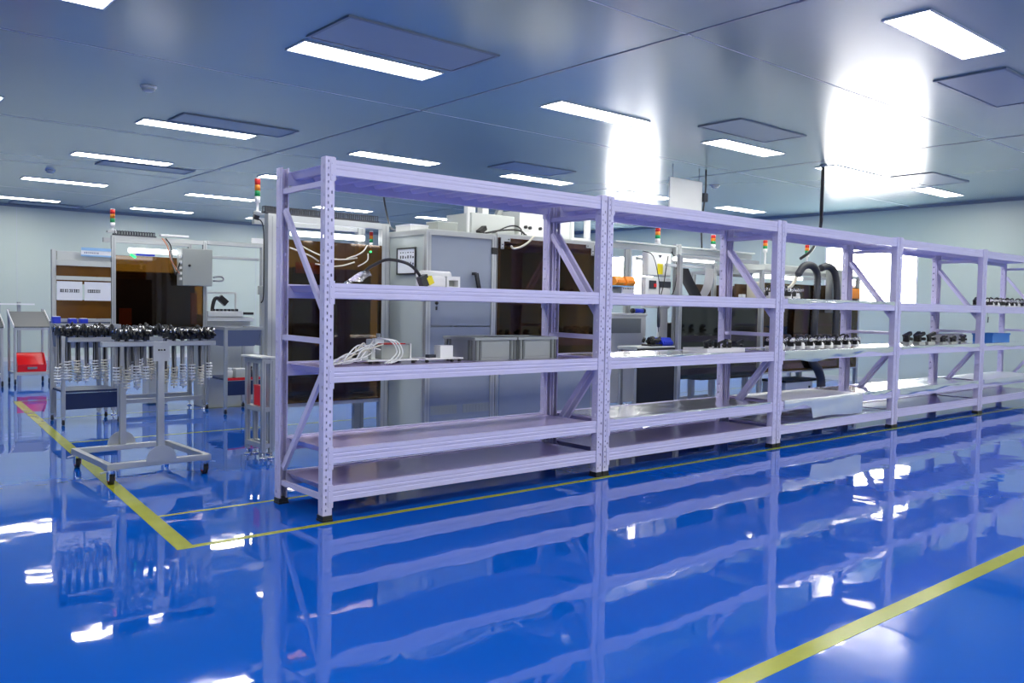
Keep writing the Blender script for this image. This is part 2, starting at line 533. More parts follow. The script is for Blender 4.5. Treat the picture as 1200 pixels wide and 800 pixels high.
hatches = [(.46, 1.68, .58, 1.15, 'beside the lamp over the front of the trolley'), (.69, 1.88, 4.1, 4.55, 'over the harness trolley in front of a lamp'), (.92, 2.1, 7.62, 8.05, 'third in the line away from the trolley'),
           (1.0, 2.2, 13.75, 14.2, 'closest to the back wall'),
           (4.58, 5.71, .55, 1.05, 'over the second lavender rack'), (4.52, 5.74, -1.74, -1.22, 'over the front aisle'), (4.66, 5.72, 3.88, 4.42, 'behind the second lavender rack'),
           (8.85, 9.95, .64, 1.2, 'over the fourth lavender rack')]
for x0, x1, y0, y1, s in hatches:
    t = thing('ceiling_hatch', 'flush grey ceiling hatch with dark frame, %s' % s, 'ceiling hatch', ((x0 + x1) / 2, (y0 + y1) / 2, HC), 'flush hatches in the ceiling')
    a, b = (x1 - x0) / 2, (y1 - y0) / 2
    fr = MB()
    q = .022
    fr.box(-a, a, -b, -b + q, -.012, 0).box(-a, a, b - q, b, -.012, 0).box(-a, -a + q, -b + q, b - q, -.012, 0).box(a - q, a, -b + q, b - q, -.012, 0)
    fr.build('frame', 'joint', t)
    MB().box(-a + q, a - q, -b + q, b - q, -.008, -.0005).build('panel', 'hatch', t)
for x, y, s in ((.119, 3.316, 'over the harness trolley'), (.622, 9.105, 'far behind the trolley'), (7.97, 3.325, 'behind the third lavender rack')):
    t = thing('smoke_detector', 'small round white smoke detector on the ceiling %s' % s, 'smoke detector', (x, y, HC), 'smoke detectors')
    MB().lathe((0, 0, 0), [(.065, 0), (.065, -.012), (.055, -.018)], 20).build('base', 'white', t)
    MB().lathe((0, 0, 0), [(.05, -.018), (.05, -.036), (.03, -.046), (.001, -.047)], 20).build('sensor_head', 'cream', t)

# ------------------------------------------------------------------ lavender racks
L, D, H = 2.2248, 0.605, 2.0
PW, PD, TH = .055, .062, .003
TOPS = [1.985, 1.315, .850, .402, .190]      # top edge of each level's beams
BH = .083


def post_mesh(side):
    """C-section upright; side=-1 front (web at y=0, open to +y), side=+1 back (web at y=D)"""
    m = MB()
    def Y(y): return y if side < 0 else D - y
    z0, z1 = .02, H
    # web: two strips with a perforated column between
    def perf_x(xa, xb, pitch, hz, start, ya, yb):
        z = z0
        k = start
        while k < z1:
            m.box(xa, xb, Y(ya), Y(yb), z, min(k, z1))
            z = k + hz
            k += pitch
        m.box(xa, xb, Y(ya), Y(yb), z, z1)
    m.box(0, .013, Y(0), Y(TH), z0, z1)
    perf_x(.013, .0205, .0375, .014, .055, 0, TH)
    m.box(.0205, .035, Y(0), Y(TH), z0, z1)
    perf_x(.035, .0435, .075, .016, .075, 0, TH)
    m.box(.0435, PW, Y(0), Y(TH), z0, z1)
    # sides with a hole column, then a stepped rear lip
    for xa, xb, st in ((0, TH, .004), (PW - TH, PW, -.004)):
        m.box(xa, xb, Y(TH), Y(.017), z0, z1)
        z, k = z0, .06
        while k < z1 - .02:
            m.box(xa, xb, Y(.017), Y(.027), z, k)
            z = k + .017
            k += .075
        m.box(xa, xb, Y(.017), Y(.027), z, z1)
        m.box(xa, xb, Y(.027), Y(.042), z0, z1)
        m.box(xa + st, xb + st, Y(.042), Y(PD), z0, z1)
        m.box(min(xa, xa + st), max(xb, xb + st), Y(.042), Y(.0445), z0, z1)
        m.box(xa + st * 2.2, xb + st * 2.2, Y(PD - .003), Y(PD), z0, z1)
    return m


def foot_mesh(side):
    def Y(y): return y if side < 0 else D - y
    m = MB()
    m.box(-.004, PW + .004, Y(-.004), Y(PD + .006), 0, .012)
    m.box(-.002, PW + .002, Y(-.002), Y(PD + .003), .012, .034)
    return m


BX0, BX1 = PW + .001, L - .014 - PW - .001
RW = L - .014                                # a rack is a little shorter than the bay pitch


def beam_mesh(front, zt):
    m = MB()
    prof = [(0.004, 0), (0.004, .026), (0.007, .028), (0.007, .036), (.004, .038), (.004, .050), (.007, .052), (.007, .058), (.004, .060), (.004, BH), (.026, BH), (.026, BH - .012), (.046, BH - .012), (.046, 0)]
    pts = [((y if front else D - y), zt - BH + z) for y, z in prof]
    m.prism(pts, 0, BX0, BX1)
    return m


def connector_mesh(front, zt, left):
    def Y(y): return y if front else D - y
    m = MB()
    z1, z0 = min(zt + .012, H - .004), zt - BH - .032
    xe = BX0 if left else BX1
    s = -1 if left else 1
    # face plate over the web with a rounded lower corner, and the flange the beam is welded to
    a, b = xe, xe + s * .027
    r = .008
    pts = [(a, z1), (b, z1), (b, z0 + r), (b - s * r * .4, z0 + r * .3), (b - s * r, z0), (a, z0)]
    m.prism(pts, 1, Y(-.004), Y(-.0005))
    m.box(a - s * .0, a - s * .004, Y(-.004), Y(.044), z0, z1)
    for k in (.25, .75):
        zz = z0 + (z1 - z0) * k
        m.tube([(xe + s * .016, Y(-.004), zz), (xe + s * .016, Y(-.0062), zz)], .0035, 8)
    return m


def deck_mesh(zt):
    """folded steel deck: flat top sheet, trapezoid ribs below, a turned-down edge"""
    m = MB()
    x0, x1 = BX0 + .004, BX1 - .004
    y0, y1 = .027, D - .027
    z = zt - BH + BH - .012
    m.box(x0, x1, y0, y1, z, z + .003)
    nrib = 15
    step = (x1 - x0) / nrib
    y0, y1 = .048, D - .048
    for i in range(nrib):
        a = x0 + i * step
        m.prism([(a + .006, z), (a + .03, z - .036), (a + step * .5, z - .036), (a + step * .5 + .026, z)], 1, y0, y1)
    return m


def brace_mesh(x, pa, pb, wd=.032):
    """channel strut between two points (y, z) in the frame plane x"""
    a, b = Vector((x, pa[0], pa[1])), Vector((x, pb[0], pb[1]))
    d = (b - a).normalized()
    nrm = Vector((1, 0, 0)).cross(d)
    m = MB()
    m.bar(a, b, wd, .003, up=(1, 0, 0))
    for s in (-1, 1):
        o = nrm * (s * (wd / 2 - .0015)) + Vector((.010, 0, 0))
        m.bar(a + o, b + o, .003, .020, up=(1, 0, 0))
    return m


proto_post = {s: post_mesh(s) for s in (-1, 1)}
RACKLAB = ['lavender steel rack nearest the trolley, holding two grey crates', 'lavender steel rack with shiny film on its shelves, second from the trolley end',
           'lavender steel rack with white film hanging over its fourth shelf', 'lavender steel rack with a row of small black parts, second from the right wall', 'lavender steel rack closest to the right wall, holding a blue box']


def make_rack(lab):
    t = thing('storage_rack', lab, 'rack', (0, 0, 0), 'lavender steel racks in one line')
    for xo in (0, RW - PW):
        for s in (-1, 1):
            m = proto_post[s]
            mm = MB(); mm.v = [(v[0] + xo, v[1], v[2]) for v in m.v]; mm.f = m.f; mm.mi = m.mi; mm.sm = m.sm
            p = mm.build('post', 'lav', t)
            m = foot_mesh(s)
            m.v = [(v[0] + xo, v[1], v[2]) for v in m.v]
            f = m.build('foot', 'black', p)
            f['label'] = 'black plastic foot'
    for zt in TOPS:
        for fr in (True, False):
            b = beam_mesh(fr, zt).build('beam', 'lav', t)
            for lf in (True, False):
                connector_mesh(fr, zt, lf).build('connector', 'lav', b)
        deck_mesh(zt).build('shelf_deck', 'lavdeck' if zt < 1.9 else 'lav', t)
    for x in (PW / 2 - .012, RW - PW / 2 - .012):
        for pa, pb, wd in (((.045, .128), (D - .045, .128), .03), ((.045, .995), (D - .045, 1.0), .03), ((.045, 1.86), (D - .045, 1.86), .03),
                           ((.06, 1.165), (D - .07, 1.75), .034), ((.06, .815), (D - .07, .215), .034)):
            brace_mesh(x, pa, pb, wd).build('brace', 'lav', t)
    return t


rack0 = make_rack(RACKLAB[0])
for i in range(1, 5):
    copy_thing(rack0, (i * L, 0, 0), RACKLAB[i])
SH = [z - .009 for z in TOPS]                # top of each deck

# ------------------------------------------------------------------ trolley with hanging cable harnesses
T0 = (-.33, 2.06)                            # middle of the trolley base
trol = thing('trolley', 'aluminium trolley on four casters, its two bars full of black cable harnesses', 'trolley', (T0[0], T0[1], 0), rz=.03)
tw, td = .345, .40                           # half sizes of the base
P4 = .04
for s in (-1, 1):
    MB().box(-tw, tw, s * td, s * (td - P4), .10, .14, .004).build('base_rail', 'alu', trol)
    MB().box(s * tw, s * (tw - P4), -td + P4, td - P4, .10, .14, .004).build('base_crossbar', 'alu', trol)
for s in (-1, 1):
    yc = s * (td - P4 / 2)
    MB().box(-.022, .022, yc - .018, yc + .018, .14, .90, .003).build('upright', 'alu', trol)
    # half-round gusset plate at the foot and bracket at the head
    y0 = yc + (-.024 if s < 0 else .019)
    pts = [(-.10, .125)] + [(.10 * math.cos(a), .14 + .095 * math.sin(a)) for a in [math.pi * (1 - k / 12) for k in range(13)]] + [(.10, .125)]
    MB().prism(pts, 1, y0, y0 + .005).build('gusset', 'alu', trol)
    g = MB().box(-.055, .055, y0, y0 + .005, .80, .905)
    b = g.build('head_bracket', 'alu', trol)
    k = MB()
    for q in (-.018, 0, .018): k.cyl((q, y0 - .003, .875), .006, .006, 1, 8)
    k.build('bolt', 'black', b)
    MB().box(-.375, .375, yc - .02, yc + .02, .90, .932, .004).build('hanging_bar', 'alu', trol)
for sx in (-1, 1):
    for sy in (-1, 1):
        x, y = sx * (tw - .035), sy * (td - .03)
        c = MB().box(x - .035, x + .035, y - .035, y + .035, .094, .10).box(x - .022, x - .018, y - .02, y + .03, .03, .094).box(x + .018, x + .022, y - .02, y + .03, .03, .094)
        ob = c.build('caster', 'steel', trol)
        MB().tube([(x - .014, y + .012, .034), (x + .014, y + .012, .034)], .034, 18).build('wheel', 'rubber', ob)
        MB().tube([(x - .017, y + .012, .034), (x + .017, y + .012, .034)], .016, 12).build('hub', 'red', ob)
        MB().obox((x + sx * .045, y - .01, .088), (.05, .02, .006), (0, .2 * sx, 0)).build('brake_pedal', 'alu', ob)


def make_harness(seed, front, phase):
    r = random.Random(seed)
    t = thing('cable_harness', 'black harness', 'cable harness', (0, 0, 0), 'cable harnesses on the trolley\'s %s bar' % ('front' if front else 'rear'))
    h = MB()
    h.obox((0, .055 + r.uniform(-.02, .02), .026), (.016, .13, .034), (r.uniform(-.06, .06), 0, r.uniform(-.02, .02)))
    h.obox((0, .02 + r.uniform(-.03, .06), .054), (.015, .055, .026), (r.uniform(-.5, .5), r.uniform(-.1, .1), r.uniform(-.05, .05)))
    for q in range(3):
        y0_ = r.uniform(-.03, .10); z0_ = r.uniform(.03, .05); hh_ = r.uniform(.02, .05)
        h.tube(spline([(r.uniform(-.002, .002), y0_, z0_), (r.uniform(-.003, .003), y0_ + .02, z0_ + hh_), (r.uniform(-.003, .003), y0_ + .055, z0_ + hh_ * .8), (0, y0_ + .07, z0_ - .004)], 9), r.uniform(.004, .0065), 6)
    h.tube([(0, .02, .045), (0, -.022, .060 + r.uniform(-.02, .02)), (0, -.045, .045 + r.uniform(-.02, .02))], .0085, 7)
    hd = h.build('connector_head', 'black', t)
    for q in (-.012, .06, .13):
        if r.random() < .85:
            MB().tube([(0, q, .055), (r.uniform(-.006, .006), q - .008, .074)], .0085, 8).build('metal_collar', 'steel', hd)
    ln = r.uniform(.21, .27)
    yb = .052 + .046 * phase
    for q in (-.0055, .0045):
        q += r.uniform(-.0005, .0005)
        MB().tube(spline([(q, .03, .02), (q, yb, .006), (q + r.uniform(-.002, .002), yb + .004, -.06), (q + r.uniform(-.003, .003), yb, -ln)], 12), .0042, 6).build('cable', 'black' if r.random() < .3 else 'strand', t)
    MB().tube(spline([(0, .05, .02), (0, yb + .026, .006), (r.uniform(-.004, .004), yb + .030, -.08), (r.uniform(-.006, .006), yb + .026, -ln + r.uniform(-.02, .05))], 12), .0055, 6).build('cable', 'strand', t)
    if r.random() < .85 or not front:
        MB().tube(spline([(0, .025, .035), (0, yb + .012, .004), (r.uniform(-.006, .006), yb + .016, -.15), (r.uniform(-.01, .01), yb + .012, -ln - r.uniform(-.02, .04))], 12), .0045, 6).build('black_tail', 'black', t)
    R = r.uniform(.0165, .0195)
    nr = r.choice((5, 5, 6, 7))
    k = MB()
    for i in range(nr):
        k.torus((r.uniform(-.003, .003), yb + .004, -ln + .045 - .0195 * i), R, .0050, 2, 14, 6)
    k.tube([(0, yb + .004, -ln + .05), (0, yb + .004, -ln + .045 - .0195 * nr)], .005, 6)
    k.build('coil', 'white' if r.random() < .65 else 'bone', t)
    return t


for front in (True, False):
    protos = [make_harness(100 + i + (50 if front else 0), front, i % 3) for i in range(9)]
    us = [-.262 + .0205 * i for i in range(10)] + [.070 + .0205 * i for i in range(15)]
    if not front: us = [-.42 + .0205 * i for i in range(18)] + [.070 + .0245 * i for i in range(12)]
    for i, u in enumerate(us):
        lab = '%s black headed cable harness from the left on the trolley\'s %s bar' % (ORD[i], 'front' if front else 'rear')
        o = protos[i] if i < 9 else copy_thing(protos[i % 9], (0, 0, 0))
        o['label'] = lab
        y = (-1 if front else 1) * (td - P4 / 2)
        c_, s_ = math.cos(.03), math.sin(.03)
        u += random.uniform(-.001, .001)
        o.location = (T0[0] + u * c_ - y * s_, T0[1] + u * s_ + y * c_, .932 + random.uniform(0, .010))
        o.rotation_euler = (0, 0, .03 + random.uniform(-.02, .02))


# ------------------------------------------------------------------ shared builders for the line behind
def frame_posts(t, X0, X1, Y0, Y1, z1, wd=.045, m='alu', zs=0.05, skip=()):
    for x in (X0, X1):
        for y in (Y0, Y1):
            if (x, y) in skip: continue
            sx = 1 if x == X0 else -1
            sy = 1 if y == Y0 else -1
            p = MB()
            a, b = sorted((x, x + sx * wd)); c, d = sorted((y, y + sy * wd))
            p.box(a, b, c, d, zs, z1, .003)
            # the two grooves of the extruded profile on the outer faces
            ob = p.build('post', m, t)
            g = MB()
            g.box((a + b) / 2 - .004, (a + b) / 2 + .004, c - .0006, c + .001, zs + .02, z1 - .02)
            g.box(a - .0006, a + .001, (c + d) / 2 - .004, (c + d) / 2 + .004, zs + .02, z1 - .02)
            g.build('groove', 'aludark', ob)
            ft = MB().cyl(((a + b) / 2, (c + d) / 2, .006), .026, .012, 2, 14).cyl(((a + b) / 2, (c + d) / 2, .03), .008, .045, 2, 8)
            ft.build('levelling_foot', 'steel', ob)


def rails(t, X0, X1, Y0, Y1, zs, wd=.04, m='alu', pw=.045, sides=True):
    for z in zs:
        q = MB().box(X0 + pw, X1 - pw, Y0 + .002, Y0 + .002 + wd, z - wd, z)
        q.build('rail', m, t)
        MB().box(X0 + pw, X1 - pw, Y1 - .002 - wd, Y1 - .002, z - wd, z).build('rail', m, t)
        if sides:
            MB().box(X0 + .002, X0 + .002 + wd, Y0 + pw, Y1 - pw, z - wd, z).build('rail', m, t)
            MB().box(X1 - .002 - wd, X1 - .002, Y0 + pw, Y1 - pw, z - wd, z).build('rail', m, t)


def signal_tower(x, y, z, lab, r=.021, pole=.05, bracket=False, seg=.042):
    t = thing('signal_tower', lab, 'signal light', (x, y, z), 'three colour signal towers on the machines')
    b = MB().lathe((0, 0, 0), [(r * 1.3, 0), (r * 1.3, .012), (r * .45, .016), (r * .45, pole), (r, pole + .004), (r, pole + .05)], 16)
    b.build('base', 'white', t)
    z0 = pole + .05
    for nm, mt in (('green_lens', 'towgreen'), ('amber_lens', 'towamber'), ('red_lens', 'towred')):
        o = MB().lathe((0, 0, z0), [(r, 0), (r, seg - .003), (r * .93, seg - .0015), (r * .93, seg)], 16).build(nm, mt, t)
        z0 += seg
    MB().lathe((0, 0, z0), [(r, 0), (r, .006), (r * .7, .010)], 16).build('cap', 'white', t)
    return t


def tower_at(px, ytop, ybot, Y, zbase, lab):
    a, b = at(px, ytop, 1, Y), at(px, ybot, 1, Y)
    sg_ = (a.z - b.z) / 3
    return signal_tower(a.x, Y, zbase, lab, r=.030, pole=max(.012, b.z - zbase - .05), seg=sg_)


def drag_chain(name, t, a, b, h=.06, wd=.06, n=40, m='hose'):
    """cable chain: a row of open links lying along a-b, built as one piece with its ribs"""
    a, b = Vector(a), Vector(b)
    q = MB()
    d = (b - a) / n
    ln = d.length
    for i in range(n):
        p = a + d * i
        q.box(p.x + ln * .1, p.x + ln * .45, p.y - wd / 2, p.y + wd / 2, p.z + h - .006, p.z + h)
        q.box(p.x + ln * .1, p.x + ln * .45, p.y - wd / 2, p.y - wd / 2 + .006, p.z + .012, p.z + h - .006)
        q.box(p.x + ln * .1, p.x + ln * .45, p.y + wd / 2 - .006, p.y + wd / 2, p.z + .012, p.z + h - .006)
    q.box(a.x, b.x, a.y - wd / 2, a.y + wd / 2, a.z, a.z + .012)
    return q.build(name, m, t)


# ------------------------------------------------------------------ first machine behind the near rack
A0, A1, AY, AB = .655, 1.765, 2.15, 2.62
ma = thing('assembly_machine', 'aluminium framed machine with dark amber panel and cable chain, behind the nearest lavender rack', 'machine', (0, 0, 0))
frame_posts(ma, A0, A1, AY, AB, 1.90, .07, 'alu', skip=((A0, AB),))
rails(ma, A0, A1, AY, AB, (1.90,), .05, 'alu', .07, sides=False)
rails(ma, A0, A1, AY + .03, AB, (.40, ), .04, 'alu', .07, sides=False)
MB().box(A0 + .13, A1 - .045, AY + .006, AY + .012, .395, 1.71).build('amber_panel', 'amber', ma)
ix = at(345, 350, 1, AY + .12).x
MB().box(ix, A1 - .06, AY + .12, AB - .12, .40, .44).build('worktop', 'dark', ma)
d = MB().box(ix, A1 - .08, AY + .16, AB - .14, .44, 1.50, .01).box(ix + .3, ix + .55, AY + .10, AY + .16, .44, 1.35, .01)
d.build('machine_body', 'dark', ma)
MB().box(ix + .02, ix + .30, AY + .13, AY + .15, 1.45, 1.54).build('warm_plate', 'tan', ma)
drag_chain('cable_chain', ma, (A0 - .02, AY + .04, 1.905), (A1 - .1, AY + .04, 1.905), .055, .07, 52)
MB().box(at(416, 480, 1, 2.5).x - .02, at(416, 480, 1, 2.5).x + .02, 2.48, 2.52, .0, .36).build('leg', 'alu', ma)
MB().box(at(341, 270, 1, 2.45).x, at(427, 275, 1, 2.45).x, 2.43, 2.48, 1.765, 1.81, .012).build('light_bar', 'ledbar', ma)
for pts, rd in (([(350, 285), (368, 296), (388, 303), (404, 304), (420, 302)], .0065), ([(341, 290), (352, 295), (364, 300), (375, 306)], .0065),
                ([(432, 287), (426, 294), (418, 299), (408, 303)], .0065), ([(433, 297), (431, 304), (427, 308), (421, 312)], .005), ([(371, 309), (388, 312), (402, 311), (417, 307)], .006)):
    P = [at(x, y, 1, AY - .02) for x, y in pts]
    P[0].y = AY + .004
    P[-1].y = AY + .004
    MB().tube(spline(P, 16), rd, 7).build('hose', 'bone', ma)
MB().box(.54, .625, AY + .01, AY + .03, 1.885, 1.90).build('tower_bracket', 'aludark', ma)
b = MB().obox((.555, AY + .0, 1.862), (.04, .03, .035), (.3, .2, 0)).build('sensor', 'black', ma)
MB().tube(spline([(.56, AY + .02, 1.86), (.61, AY - .006, 1.80), (.618, AY - .008, 1.5), (.616, AY - .006, 1.25), (.60, AY, 1.2)], 20), .005, 6).build('cable', 'black', ma)
MB().cyl((at(484, 295, 1, AY).x * 0 + at(434, 297, 1, AY).x, AY - .004, at(434, 295, 1, AY).z), .008, .014, 1, 10).build('indicator_lamp', 'green', ma)
signal_tower(.575, AY + .02, 1.90, 'signal tower on the bracket at the near corner of the first machine', pole=.075, seg=.045)
signal_tower(1.50, 3.2, 1.90, 'small signal tower rising behind the first amber panel', r=.016, pole=.03, seg=.03).location = (1.62, AY + .06, 1.655)

# ------------------------------------------------------------------ small aluminium stand left of the near rack
sx0, sx1, sy0, sy1 = .535, .635, 1.98, 2.30
st = thing('work_stand', 'small aluminium frame stand with a pale top, left of the nearest rack', 'stand', (0, 0, 0))
frame_posts(st, sx0, sx1, sy0, sy1, .775, .035)
MB().box(sx0 + .037, sx1 - .037, sy0 + .037, sy1 - .037, .37, .40).build('shelf', 'aludark', st)
rails(st, sx0, sx1, sy0, sy1, (.77, .40, .12), .035, 'alu', .035)
MB().box(sx0 - .025, .64, sy0 - .03, sy1 + .03, .776, .79, .003).build('tabletop', 'cream', st)
bb = thing('red_box', 'narrow red plastic box standing inside the small aluminium stand', 'box', (.585, 2.14, .4005))
MB().box(-.02, .02, -.06, .06, .0005, .15, .006).build('body', 'red', bb)
MB().box(-.022, .022, -.063, .063, .15, .16, .003).build('rim', 'red', bb)

# ------------------------------------------------------------------ white cabinet behind the near rack
C0, C1, CY, CB, CZ = 1.90, 2.665, 1.78, 2.42, 1.845
ca = thing('machine_cabinet', 'pale grey machine cabinet in an aluminium frame, behind the nearest lavender rack', 'cabinet', (0, 0, 0))
frame_posts(ca, C0, C1, CY, CB, CZ - .0, .05, 'alu', .04)
rails(ca, C0, C1, CY, CB, (CZ, .09), .04, 'alu', .05)
MB().box(C0 + .01, C1 - .01, CY + .01, CB - .01, CZ + .0005, CZ + .008).build('top_panel', 'cream', ca)
MB().box(C0 + .012, C0 + .018, CY + .05, CB - .05, .09, CZ - .04).build('side_panel', 'frost', ca)
MB().box(C1 - .018, C1 - .012, CY + .05, CB - .05, .09, CZ - .04).build('side_panel', 'frost', ca)
MB().box(C0 + .05, C1 - .05, CB - .018, CB - .012, .09, CZ - .04).build('back_panel', 'frost', ca)
dr = MB().box(C0 + .052, C1 - .052, CY + .010, CY + .018, 1.03, CZ - .042).build('door', 'bluegrey', ca)
zc = at(557, 327, 1, CY)
hd = MB()
hd.box(zc.x - .035, zc.x - .005, CY - .03, CY + .010, zc.z + .035, zc.z + .06, .004).bar((zc.x - .018, CY - .026, zc.z + .05), (zc.x + .018, CY - .026, zc.z - .09), .022, .016)
hd.bar((zc.x + .012, CY - .02, zc.z + .055), (zc.x + .045, CY - .02, zc.z - .08), .008, .008).box(zc.x + .0, zc.x + .03, CY - .02, CY + .010, zc.z - .1, zc.z - .085)
hd.build('handle', 'black', dr)
hh = at(580, 294, 1, CY)
k = MB().box(hh.x - .035, hh.x + .03, CY - .006, CY + .011, hh.z - .03, hh.z + .03, .003)
k.build('hinge', 'black', dr)
lk = at(512, 355, 1, CY)
MB().cyl((lk.x, CY + .006, lk.z), .014, .02, 1, 12).box(lk.x - .006, lk.x + .006, CY + .0, CY + .010, lk.z - .06, lk.z - .03).build('lock', 'black', dr)
lp = MB().box(C0 + .052, C1 - .052, CY + .010, CY + .018, .09, 1.022).build('lower_panel', 'bluegrey', ca)
for a, b in ((505, 534), (543, 572)):
    va, vb = at(a, 489, 1, CY + .01), at(b, 487, 1, CY + .01)
    v = MB()
    for i in range(9):
        xx = va.x + (vb.x - va.x) * i / 8
        v.box(xx - .004, xx + .004, CY + .006, CY + .010, .27, .33)
    v.box(va.x - .008, vb.x + .008, CY + .008, CY + .0101, .262, .338)
    v.build('vent', 'grey', lp)
dh = thing('document_frame', 'black framed notice sheet on the side of the pale grey cabinet', 'notice', (C0, 0, 0))
pa, pb, pc = at(466, 291, 0, C0), at(488, 290, 0, C0), at(466, 322, 0, C0)
ya, yb_ = sorted((pa.y, pb.y)); zb, zt = pc.z, pa.z
fr = MB()
q = .012
fr.box(-.012, -.001, ya, ya + q, zb, zt).box(-.012, -.001, yb_ - q, yb_, zb, zt).box(-.012, -.001, ya + q, yb_ - q, zb, zb + q).box(-.012, -.001, ya + q, yb_ - q, zt - q, zt)
fr.build('frame', 'black', dh)
MB().box(-.006, -.001, ya + q, yb_ - q, zb + q, zt - q).build('sheet', 'paper', dh)
tx = MB()
for rr, (zz, hgt) in enumerate(((.60, .028), (.36, .028), (.8, .01))):
    for i in range(6):
        yy = ya + q + .02 + (yb_ - ya - .06) * i / 6
        if rr == 1 and i > 2: continue
        tx.box(-.0072, -.006, yy, yy + .018 * (.8 if i % 2 else 1), zb + (zt - zb) * zz, zb + (zt - zb) * zz + hgt * (.9 if i % 3 else .6))
tx.build('lettering', 'ink', dh)
# things on the cabinet and on the machine roof beside it
bx = thing('control_box', 'small grey metal box on top of the pale grey cabinet', 'box', (at(518, 262, 1, 2.05).x, 2.05, CZ + .008))
MB().box(-.11, .11, -.09, .09, .002, .085, .004).build('body', 'grey', bx)
MB().box(-.112, .112, -.092, .092, .085, .093, .002).build('lid', 'cream', bx)
bx = thing('carton', 'flat white carton lying at the back of the pale grey cabinet top', 'carton', (1.99, 2.22, CZ + .008))
MB().box(-.04, .15, -.12, .12, .001, .05, .003).build('body', 'white', bx)
MB().box(-.043, .153, -.123, .123, .05, .062, .002).build('lid', 'paper', bx)

# ------------------------------------------------------------------ amber machine right of the cabinet
B0, B1, BY, BB = 2.69, 3.97, 1.80, 2.55
mb_ = thing('assembly_machine', 'machine with large dark amber panel above blue grey doors, right of the pale cabinet', 'machine', (0, 0, 0))
frame_posts(mb_, B0, B1, BY, BB, 1.86, .04, 'alu')
rails(mb_, B0, B1, BY, BB, (1.86, .74, .10), .035, 'alu', .04)
MB().box(B0 + .005, B1 - .03, BY - .008, BY - .001, .735, 1.83).build('amber_panel', 'amber', mb_)
MB().box(B0 + .04, B1 - .04, BY + .05, BB - .08, .745, .77).build('worktop', 'dark', mb_)
d = MB().box(B0 + .06, B1 - .05, BY + .26, BB - .1, .77, 1.80, .01)
d.build('machine_body', 'dark', mb_)
for pa_, pb_, yy, mt in ((663, 675, .20, 'tan'), (678, 690, .22, 'tan'), (611, 619, .18, 'darkbrown'), (640, 648, .2, 'darkbrown')):
    MB().box(at(pa_, 320, 1, BY + yy).x, min(B1 - .045, at(pb_, 320, 1, BY + yy).x), BY + yy, BY + yy + .02, .98 if mt == 'tan' else .8, 1.74 if mt == 'tan' else 1.4).build('warm_plate', mt, mb_)
MB().box(B0 + .002, B1 - .002, BY + .002, BB - .002, 1.861, 1.872).build('roof_plate', 'cream', mb_)
for i in range(2):
    a = B0 + .045 + i * .60
    MB().box(a, a + .585, BY - .004, BY + .004, .11, .70).build('door', 'bluegrey', mb_)
for px_, py_ in ((592, 284), (692, 292)):
    p = at(px_, py_, 1, BY - .012)
    s = 1 if px_ < 650 else -1
    c = MB().prism([(p.x - .05 * s, p.z + .045), (p.x + .06 * s, p.z + .045), (p.x + .06 * s, p.z + .01), (p.x - .015 * s, p.z + .01), (p.x - .015 * s, p.z - .06), (p.x - .05 * s, p.z - .06)], 1, BY - .014, BY - .0085)
    ob = c.build('corner_bracket', 'alu', mb_)
    k = MB()
    for ox, oz in ((.04 * s, .03), (-.033 * s, -.02), (-.033 * s, -.05)): k.cyl((p.x + ox, BY - .016, p.z + oz), .006, .005, 1, 8)
    k.build('bolt', 'ink', ob)
MB().tube(spline([at(x, y, 1, BY - .05) for x, y in ((626, 276), (620, 283), (611, 289), (602, 291), (599, 288))], 18), .010, 8).build('hose', 'bone', mb_)

RF = 1.8725
cb = thing('control_box', 'large cream control box on the roof of the amber machine', 'box', (0, 0, RF))
xa, xb = at(553, 260, 1, 2.1).x, at(603, 260, 1, 2.1).x
MB().box(xa, xb, 2.1, 2.5, .001, .20, .006).build('body', 'cream', cb)
MB().box(xa + .04, xa + .12, 2.2, 2.28, .20, .34, .006).build('cable_duct', 'white', cb)
MB().box(xa + .28, xa + .36, 2.3, 2.38, .20, .32, .006).build('cable_duct', 'white', cb)
MB().obox((xa + .52, 2.35, .25), (.05, .05, .10), (0, .5, 0)).build('valve', 'grey', cb)
MB().tube(spline([(xa + .1, 2.05, .008), (xa + .3, 2.03, .05), (xa + .5, 2.0, .06), (xa + .62, 2.03, .008)], 20), .009, 6).build('cable', 'black', cb)
MB().tube(spline([(xa + .2, 2.07, .008), (xa + .42, 2.05, .10), (xa + .56, 2.06, .09), (xa + .6, 2.08, .008)], 20), .007, 6).build('cable', 'black', cb)
MB().obox((xa + .06, 2.03, .035), (.11, .05, .04), (0, -.5, .3)).build('plug', 'black', cb)
ps = thing('pipe_post', 'thin white post standing beside the cream control box on the machine roof', 'post', (xa - .03, 2.12, RF))
MB().box(-.012, .012, -.012, .012, .006, .36).build('upright', 'white', ps)
MB().box(-.03, .03, -.03, .03, .0005, .006).build('foot_plate', 'white', ps)
MB().box(-.02, .03, -.02, .02, .30, .38, .004).build('head', 'white', ps)
wc = thing('terminal_cabinet', 'white terminal cabinet with black cable glands on the roof of the amber machine', 'cabinet', (0, 0, RF))
xa, xb = at(609, 260, 1, 2.1).x, at(668, 260, 1, 2.1).x
MB().box(xa, xb, 2.1, 2.5, .001, .27, .006).build('body', 'white', wc)
g = MB()
for px_, py_ in ((616, 266), (621, 267), (633, 268), (615, 276)):
    p = at(px_, py_, 1, 2.09); g.cyl((p.x, 2.09, min(.24, p.z - RF)), .016, .03, 1, 10)
g.build('cable_gland', 'black', wc)
for pts in (((616, 268), (614, 274), (610, 279)), ((621, 269), (626, 274), (628, 278)), ((621, 269), (618, 275), (620, 279))):
    MB().tube(spline([at(x, y, 1, 2.07) for x, y in pts], 10), .006, 6).build('cable', 'black', wc)
xx = at(670, 280, 1, 1.9).x
